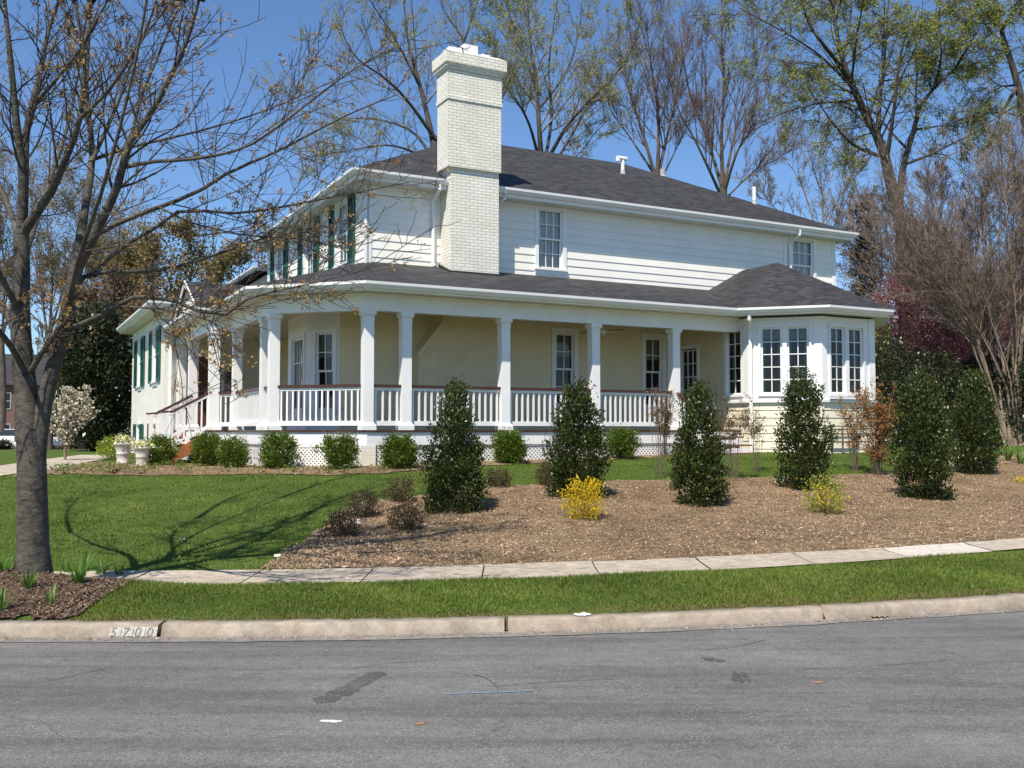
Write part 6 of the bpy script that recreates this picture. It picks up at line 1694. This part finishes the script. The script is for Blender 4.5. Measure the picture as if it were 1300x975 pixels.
# ---- marks and litter on the street
def blob(name, label, cat, px, py, a, b, mat, zoff, seed, kind=None, group=None, flat=True, rot=0., thick=.004):
    r = np.random.default_rng(seed); rr = ray(px, py); Y = 4.0
    zf = (lambda x, y: float(road_z(np.array(x), np.array(y))) if y < float(K(x)) + .05 else float(h(x, y)))
    while True:
        p = rr * (Y / rr[1])
        if p[2] <= zf(p[0], p[1]) or Y > 30: break
        Y += .01
    n = 26; an = np.arange(n) * 2 * np.pi / n; q = 1 + .25 * np.sin(2 * an + r.uniform(0, 6)) + .18 * np.sin(5 * an + r.uniform(0, 6)) + r.normal(0, .08, n)
    x = a * q * np.cos(an); y = b * q * np.sin(an); c, s = math.cos(rot), math.sin(rot)
    X = p[0] + c * x - s * y; Yy = p[1] + s * x + c * y
    mb = MB(); base = np.array([p[0], p[1], zf(p[0], p[1])])
    top = [(X[i] - base[0], Yy[i] - base[1], zf(X[i], Yy[i]) - base[2] + zoff + thick) for i in range(n)]
    if kind == 'structure' or thick < .002:
        mb.add([(0, 0, zoff + thick)] + top, [(0, i + 1, (i + 1) % n + 1) for i in range(n)])
    else:
        bot = [(t[0], t[1], t[2] - thick) for t in top]
        mb.add(top + bot, [tuple(range(n))] + [(i, n + i, n + (i + 1) % n, (i + 1) % n) for i in range(n)])
    return tag(mb.build(name, mat, None, False, tuple(base)), label, cat, group, kind)
M['tar'] = asphalt_mat(); M['tar'].name = "dark_patch_asphalt"
for nd in M['tar'].node_tree.nodes:
    if nd.type == 'VALTORGB' and abs(nd.color_ramp.elements[-1].color[0] - .160) < .004:
        nd.color_ramp.elements[0].color = (.070, .070, .070, 1); nd.color_ramp.elements[1].color = (.098, .097, .096, 1)
for k, (px, py, a, b, rot) in enumerate([(905, 838, .045, .10, .5), (940, 860, .05, .19, -.15)]):
    blob("tar_patch", "dark patch on the asphalt", "patch", px, py, a, b, M['tar'], .0025, 70 + k, 'structure', None, rot=rot, thick=.0)
def streak(name, label, cat, pts, w, mat, kind, zoff):
    W_ = []
    for px, py in pts:
        rr = ray(px, py); Y = 4.0
        while True:
            p = rr * (Y / rr[1])
            if p[2] <= float(road_z(np.array(p[0]), np.array(p[1]))): break
            Y += .005
        W_.append(p)
    W_ = catmull(np.array(W_), 24); T = np.gradient(W_, axis=0); T /= np.linalg.norm(T, axis=1, keepdims=True); n = np.stack([-T[:, 1], T[:, 0], 0 * T[:, 0]], 1)
    r = np.random.default_rng(len(pts)); ww = w * r.uniform(.5, 1.2, 24)[:, None] * np.clip(np.minimum(np.arange(24), 23 - np.arange(24)) / 2 + .3, 0, 1)[:, None]
    A = W_ + n * ww; B = W_ - n * ww
    for Z in (A, B): Z[:, 2] = road_z(Z[:, 0], Z[:, 1]) + zoff
    V = np.concatenate([A, B]); i = np.arange(23); Q = np.stack([i, i + 24, i + 25, i + 1], 1)
    return tag(link(name, np_mesh(name, V, Q), mat), label, cat, None, kind)
M['crack'] = paint("crack_sealant", (.082, .082, .081), .8, .2, 30)
for pts in ([(600, 856), (618, 862), (630, 872), (632, 880)], [(885, 825), (930, 822), (975, 812)], [(60, 866), (120, 852), (150, 846)], [(440, 850), (500, 842), (560, 838)], [(1010, 850), (1120, 845), (1210, 838)], [(620, 872), (700, 866), (790, 862)]):
    streak("road_crack", "thin dark crack in the asphalt", "crack", pts, .0045, M['crack'], 'structure', .004)
streak("tar_patch", "dark slanting patch on the asphalt", "patch", [(484, 853), (462, 864), (432, 880), (404, 893)], .075, M['tar'], 'structure', .003)
M['bluepaint'] = paint("blue_marking_paint", (.14, .25, .42), .7, .3, 40, .9)
streak("blue_paint_line", "short faded blue survey line sprayed across the asphalt", "paint mark", [(560, 882), (610, 880.5), (650, 879), (682, 877.5)], .007, M['bluepaint'], None, .0055)
M['paper'] = paint_flat("white_paper", (.60, .59, .57)); M['dryleaf'] = paint_flat("dry_leaf", (.30, .15, .08)); M['pinkleaf'] = paint_flat("pinkish_leaf", (.42, .18, .10)); M['yellow_fl'] = paint_flat("yellow_petals", (.7, .5, .03))
blob("paper_scrap", "white paper scrap on the asphalt left of centre", "litter", 420, 917, .055, .022, M['paper'], .003, 81)
blob("dry_leaf", "brown dry leaf lying on the asphalt near the bottom edge", "leaf", 534, 920, .028, .020, M['dryleaf'], .003, 82)
blob("dry_leaf", "small pinkish leaf on the asphalt right of centre", "leaf", 1039, 867, .026, .018, M['pinkleaf'], .003, 83)
kz = lambda px: ground(px, 778, 8.0, 12)
def scrap(name, label, px, py, Y, sx, sz, mat, cat, seed, lean=.5):
    r = np.random.default_rng(seed); p = at(px, py, Y); mb = MB()
    V = []
    for i in range(5):
        for j in range(3):
            x = (i / 4 - .5) * sx; y = (j / 2 - .5) * sz
            V.append((x + r.normal(0, sx * .05), y * lean + r.normal(0, .004), max(0, y * (1 - lean) + sz * .5 * (1 - lean)) + abs(r.normal(0, sz * .15))))
    F = [(i * 3 + j, i * 3 + j + 3, i * 3 + j + 4, i * 3 + j + 1) for i in range(4) for j in range(2)]
    mb.add(V, F); o = mb.build(name, mat, None, False, tuple(p)); tag(o, label, cat)
    return o
kk = float(K(.63)) + .11
p = at(741, 778, kk); o = scrap("paper_scrap", "crumpled white paper lying on top of the kerb", 741, 778, kk, .15, .05, M['paper'], "litter", 3, .8); o.location.z = ROAD_Z + .112
g = ground(231, 689); o = scrap("paper_scrap", "tiny white paper scrap on the shadowed lawn", 231, 689, g[1], .07, .03, M['paper'], "litter", 4, .6); o.location = tuple(g + np.array([0, 0, .035]))
# plant tag and marker
def plant_tag(label, px, py, hgt, w, tilt):
    g = ground(px, py); t = empty("plant_tag", tuple(g), tilt); tag(t, label, "plant tag", "white plant markers in the bed")
    MB().box(-.006, .006, -.002, .002, -.03, hgt * .55).build("stake", M['paper'], t)
    MB().add([(-w / 2, -.004, hgt * .45), (w / 2, -.004, hgt * .5), (w / 2, .02, hgt), (-w / 2, .02, hgt * .95), (-w / 2, -.002, hgt * .45), (w / 2, -.002, hgt * .5), (w / 2, .022, hgt), (-w / 2, .022, hgt * .95)], [(0, 1, 2, 3), (7, 6, 5, 4), (0, 4, 5, 1), (1, 5, 6, 2), (2, 6, 7, 3), (3, 7, 4, 0)]).build("label_card", M['paper'], t)
plant_tag("upright white plant tag beside the lowest brown azalea", 454, 671, .13, .07, .3)
plant_tag("low white marker at the left tip of the mulch bed", 352, 709, .05, .075, .1)
g = ground(1297, 614); shrub("yellow_flower", "little clump of yellow flowers on the mulch at the right edge", "plant", g, .12, lambda t: .11 + 0 * t, 40, 4, .035, M['forsythia'], 91, None, .03, .6, 5, .2, .4, M['twig_tan'], "flowers")

# storm-drain marker on the gutter
X0 = 3.42; y0 = float(K(X0)) - .045
dm = empty("drain_marker", (X0, y0, ROAD_Z + .012)); tag(dm, "small black and yellow striped marker at the foot of the kerb", "marker")
MB().box(-.075, .075, -.02, .02, 0, .008).build("plate", M['dark'], dm)
M['yel'] = paint_flat("yellow_stripe", (.65, .48, .10))
for k in range(3):
    x = -.055 + .048 * k; MB().add([(x - .012, -.019, .0095), (x + .004, -.019, .0095), (x + .018, .019, .0095), (x + .002, .019, .0095)], [(0, 1, 2, 3)]).build("stripe", M['yel'], dm)

# ---- urns of flowers by the entry walk
M['petal'] = leaf_mat("cream_white_petal", [(.75, .72, .50), (.80, .80, .72), (.70, .66, .30), (.30, .36, .10)], .6, .3, .2)
M['silverleaf'] = leaf_mat("green_pansy_leaf", [(.10, .16, .04), (.16, .22, .06)], .6, .3, .2)
def urn(px, py, s, label, seed):
    g = ground(px, py); t = empty("flower_urn", tuple(g)); tag(t, label, "urn", "stone urns of flowers by the entry")
    MB().lathe([(.165 * s, 0), (.17 * s, .05 * s), (.155 * s, .07 * s), (.175 * s, .26 * s), (.19 * s, .275 * s), (.178 * s, .30 * s), (.215 * s, .50 * s), (.245 * s, .525 * s), (.25 * s, .58 * s), (.23 * s, .585 * s), (.21 * s, .55 * s), (.05, .54 * s)], 28).build("pot", M['stone'], t, True)
    r = np.random.default_rng(seed); n = 260
    C = r.normal(0, 1, (n, 3)) * np.array([.13, .13, .07]) * s + np.array([0, 0, .65 * s]); V, Q = leaf_arrays(r, C, .075 * s, .9, .6); sub("flowers", V + np.array(t.location), Q, M['petal'], t, False)
    C = r.normal(0, 1, (160, 3)) * np.array([.13, .13, .05]) * s + np.array([0, 0, .59 * s]); V, Q = leaf_arrays(r, C, .07 * s, .5, .3); sub("foliage", V + np.array(t.location), Q, M['silverleaf'], t, False)
urn(156, 589, .86, "left and larger stone urn full of pale yellow and white flowers", 1)
urn(180, 592, .74, "smaller stone urn of pale flowers beside the leftmost round shrub", 2)
# trellis on the bay wall
tl_ = f2(.56, .06, -.62); wp_ = hw(*tl_[:2], 0)
te = empty("trellis", (wp_[0], wp_[1], -.58), HROT); tag(te, "small dark wooden trellis leaning on the bay's cream siding", "trellis")
for k in range(3): MB().box(-.35 + .35 * k - .018, -.35 + .35 * k + .018, -.02, .0, 0, .66).build("upright", M['wood'], te)
for k in range(2): MB().box(-.42, .42, -.038, -.021, .28 + .30 * k, .315 + .30 * k).build("slat", M['wood'], te)
# dark leafy pot plant hanging by the entry
hp_ = hw(-1.35, 7.7, 1.55); bk = empty("hanging_plant", tuple(hp_), HROT); tag(bk, "dark hanging plant beside the front door at the porch's end", "plant")
MB().lathe([(.04, -.10), (.12, 0), (.13, .10), (.11, .10)], 14).build("pot", M['dark'], bk, True)
r = np.random.default_rng(6); C = r.normal(0, 1, (500, 3)) * np.array([.12, .12, .28]) + np.array([0, 0, -.1]); V, Q = leaf_arrays(r, C, .07, .5, -.5)
o = link("foliage", np_mesh("foliage", V, Q), M['evergreen'], bk)
MB().tube([(0, 0, .1), (0, 0, 1.05)], .006, 5).build("wire", M['dark'], bk)

# ---- far house of red brick
bh = base_at(30, 84); fh = empty("brick_house", bh, .25); tag(fh, "red brick house with a dark roof far off behind the street tree", "house")
MB().box(-9, 7, 0, 9, -1, 5.6).build("wall", M['redbrick'], fh)
m = MB(); A, B, C_, D = (-9.4, -.4, 5.6), (7.4, -.4, 5.6), (7.4, 9.4, 5.6), (-9.4, 9.4, 5.6); e_, f_ = (-9.4, 4.5, 8.6), (7.4, 4.5, 8.6)
m.add([A, B, C_, D, e_, f_], [(0, 1, 5, 4), (2, 3, 4, 5), (1, 2, 5), (3, 0, 4), (3, 2, 1, 0)]); m.build("roof", M['shingle'], fh)
for x in (-7.5, -4.8, -1.5, 1.6, 4.6):
    for z in (.8, 3.5):
        w_ = MB().box(x - .55, x + .55, -.06, -.001, z, z + 1.5).build("window", M['lead'], fh)
        MB().box(x - .45, x + .45, -.075, -.061, z + .1, z + .7).box(x - .45, x + .45, -.075, -.061, z + .8, z + 1.4).build("pane", M['room'], w_)
# ---- white car parked far off
M['carpaint'] = paint("white_car_paint", (.78, .78, .77), .2, .02); M['tyre'] = paint("tyre_rubber", (.02, .02, .02), .8, .1); M['carglass'] = paint("dark_car_glass", (.03, .035, .04), .08, .1)
M['lampred'] = paint("red_lamp_lens", (.35, .02, .02), .2, .1)
cb_ = base_at(32, 66); car = empty("parked_car", (cb_[0], cb_[1], cb_[2] + .03), .06); tag(car, "white car parked beyond the far left lawn", "car")
def car_body():
    prof = [(-2.25, .35), (-2.30, .62), (-2.15, .86), (-1.2, .95), (1.35, .93), (2.1, .80), (2.28, .60), (2.25, .32), (1.75, .25), (-1.75, .25)]
    m = MB(); n = len(prof)
    for s, k in ((-.84, 1), (.84, 1)): pass
    V = [(x, -.84 + (.05 if z > .8 else 0), z) for x, z in prof] + [(x, .84 - (.05 if z > .8 else 0), z) for x, z in prof]
    m.add(V, [tuple(range(n)), tuple(range(2 * n - 1, n - 1, -1))] + [(i, n + i, n + (i + 1) % n, (i + 1) % n) for i in range(n)])
    return m
car_body().build("body", M['carpaint'], car)
cab = [(-1.75, .94), (-1.0, 1.36), (.25, 1.38), (1.0, .94)]
m = MB(); V = [(x, -.74 + (.14 if z > 1.2 else 0), z) for x, z in cab] + [(x, .74 - (.14 if z > 1.2 else 0), z) for x, z in cab]
m.add(V, [(0, 1, 2, 3), (7, 6, 5, 4), (0, 4, 5, 1), (2, 6, 7, 3), (0, 3, 7, 4)]); m.build("cabin_glass", M['carglass'], car)
m = MB(); m.add([(-1.05, -.62, 1.365), (.3, -.62, 1.385), (.3, .62, 1.385), (-1.05, .62, 1.365), (-1.05, -.62, 1.41), (.3, -.62, 1.42), (.3, .62, 1.42), (-1.05, .62, 1.41)], [(3, 2, 1, 0), (4, 5, 6, 7), (0, 1, 5, 4), (1, 2, 6, 5), (2, 3, 7, 6), (3, 0, 4, 7)]); m.build("roof", M['carpaint'], car)
for x in (-1.4, 1.42):
    for s in (-1, 1):
        w_ = MB().tube([(x, s * .68, .31), (x, s * .87, .31)], .32, 18).build("wheel", M['tyre'], car)
        MB().tube([(x, s * .865, .31), (x, s * .88, .31)], .19, 14).build("rim", M['lead'], w_)
for s in (-1, 1):
    MB().box(2.2, 2.285, s * .62 - .14, s * .62 + .14, .60, .72).build("headlight", M['lead'], car)
    MB().box(-2.31, -2.2, s * .62 - .14, s * .62 + .14, .62, .76).build("tail_light", M['lampred'], car)
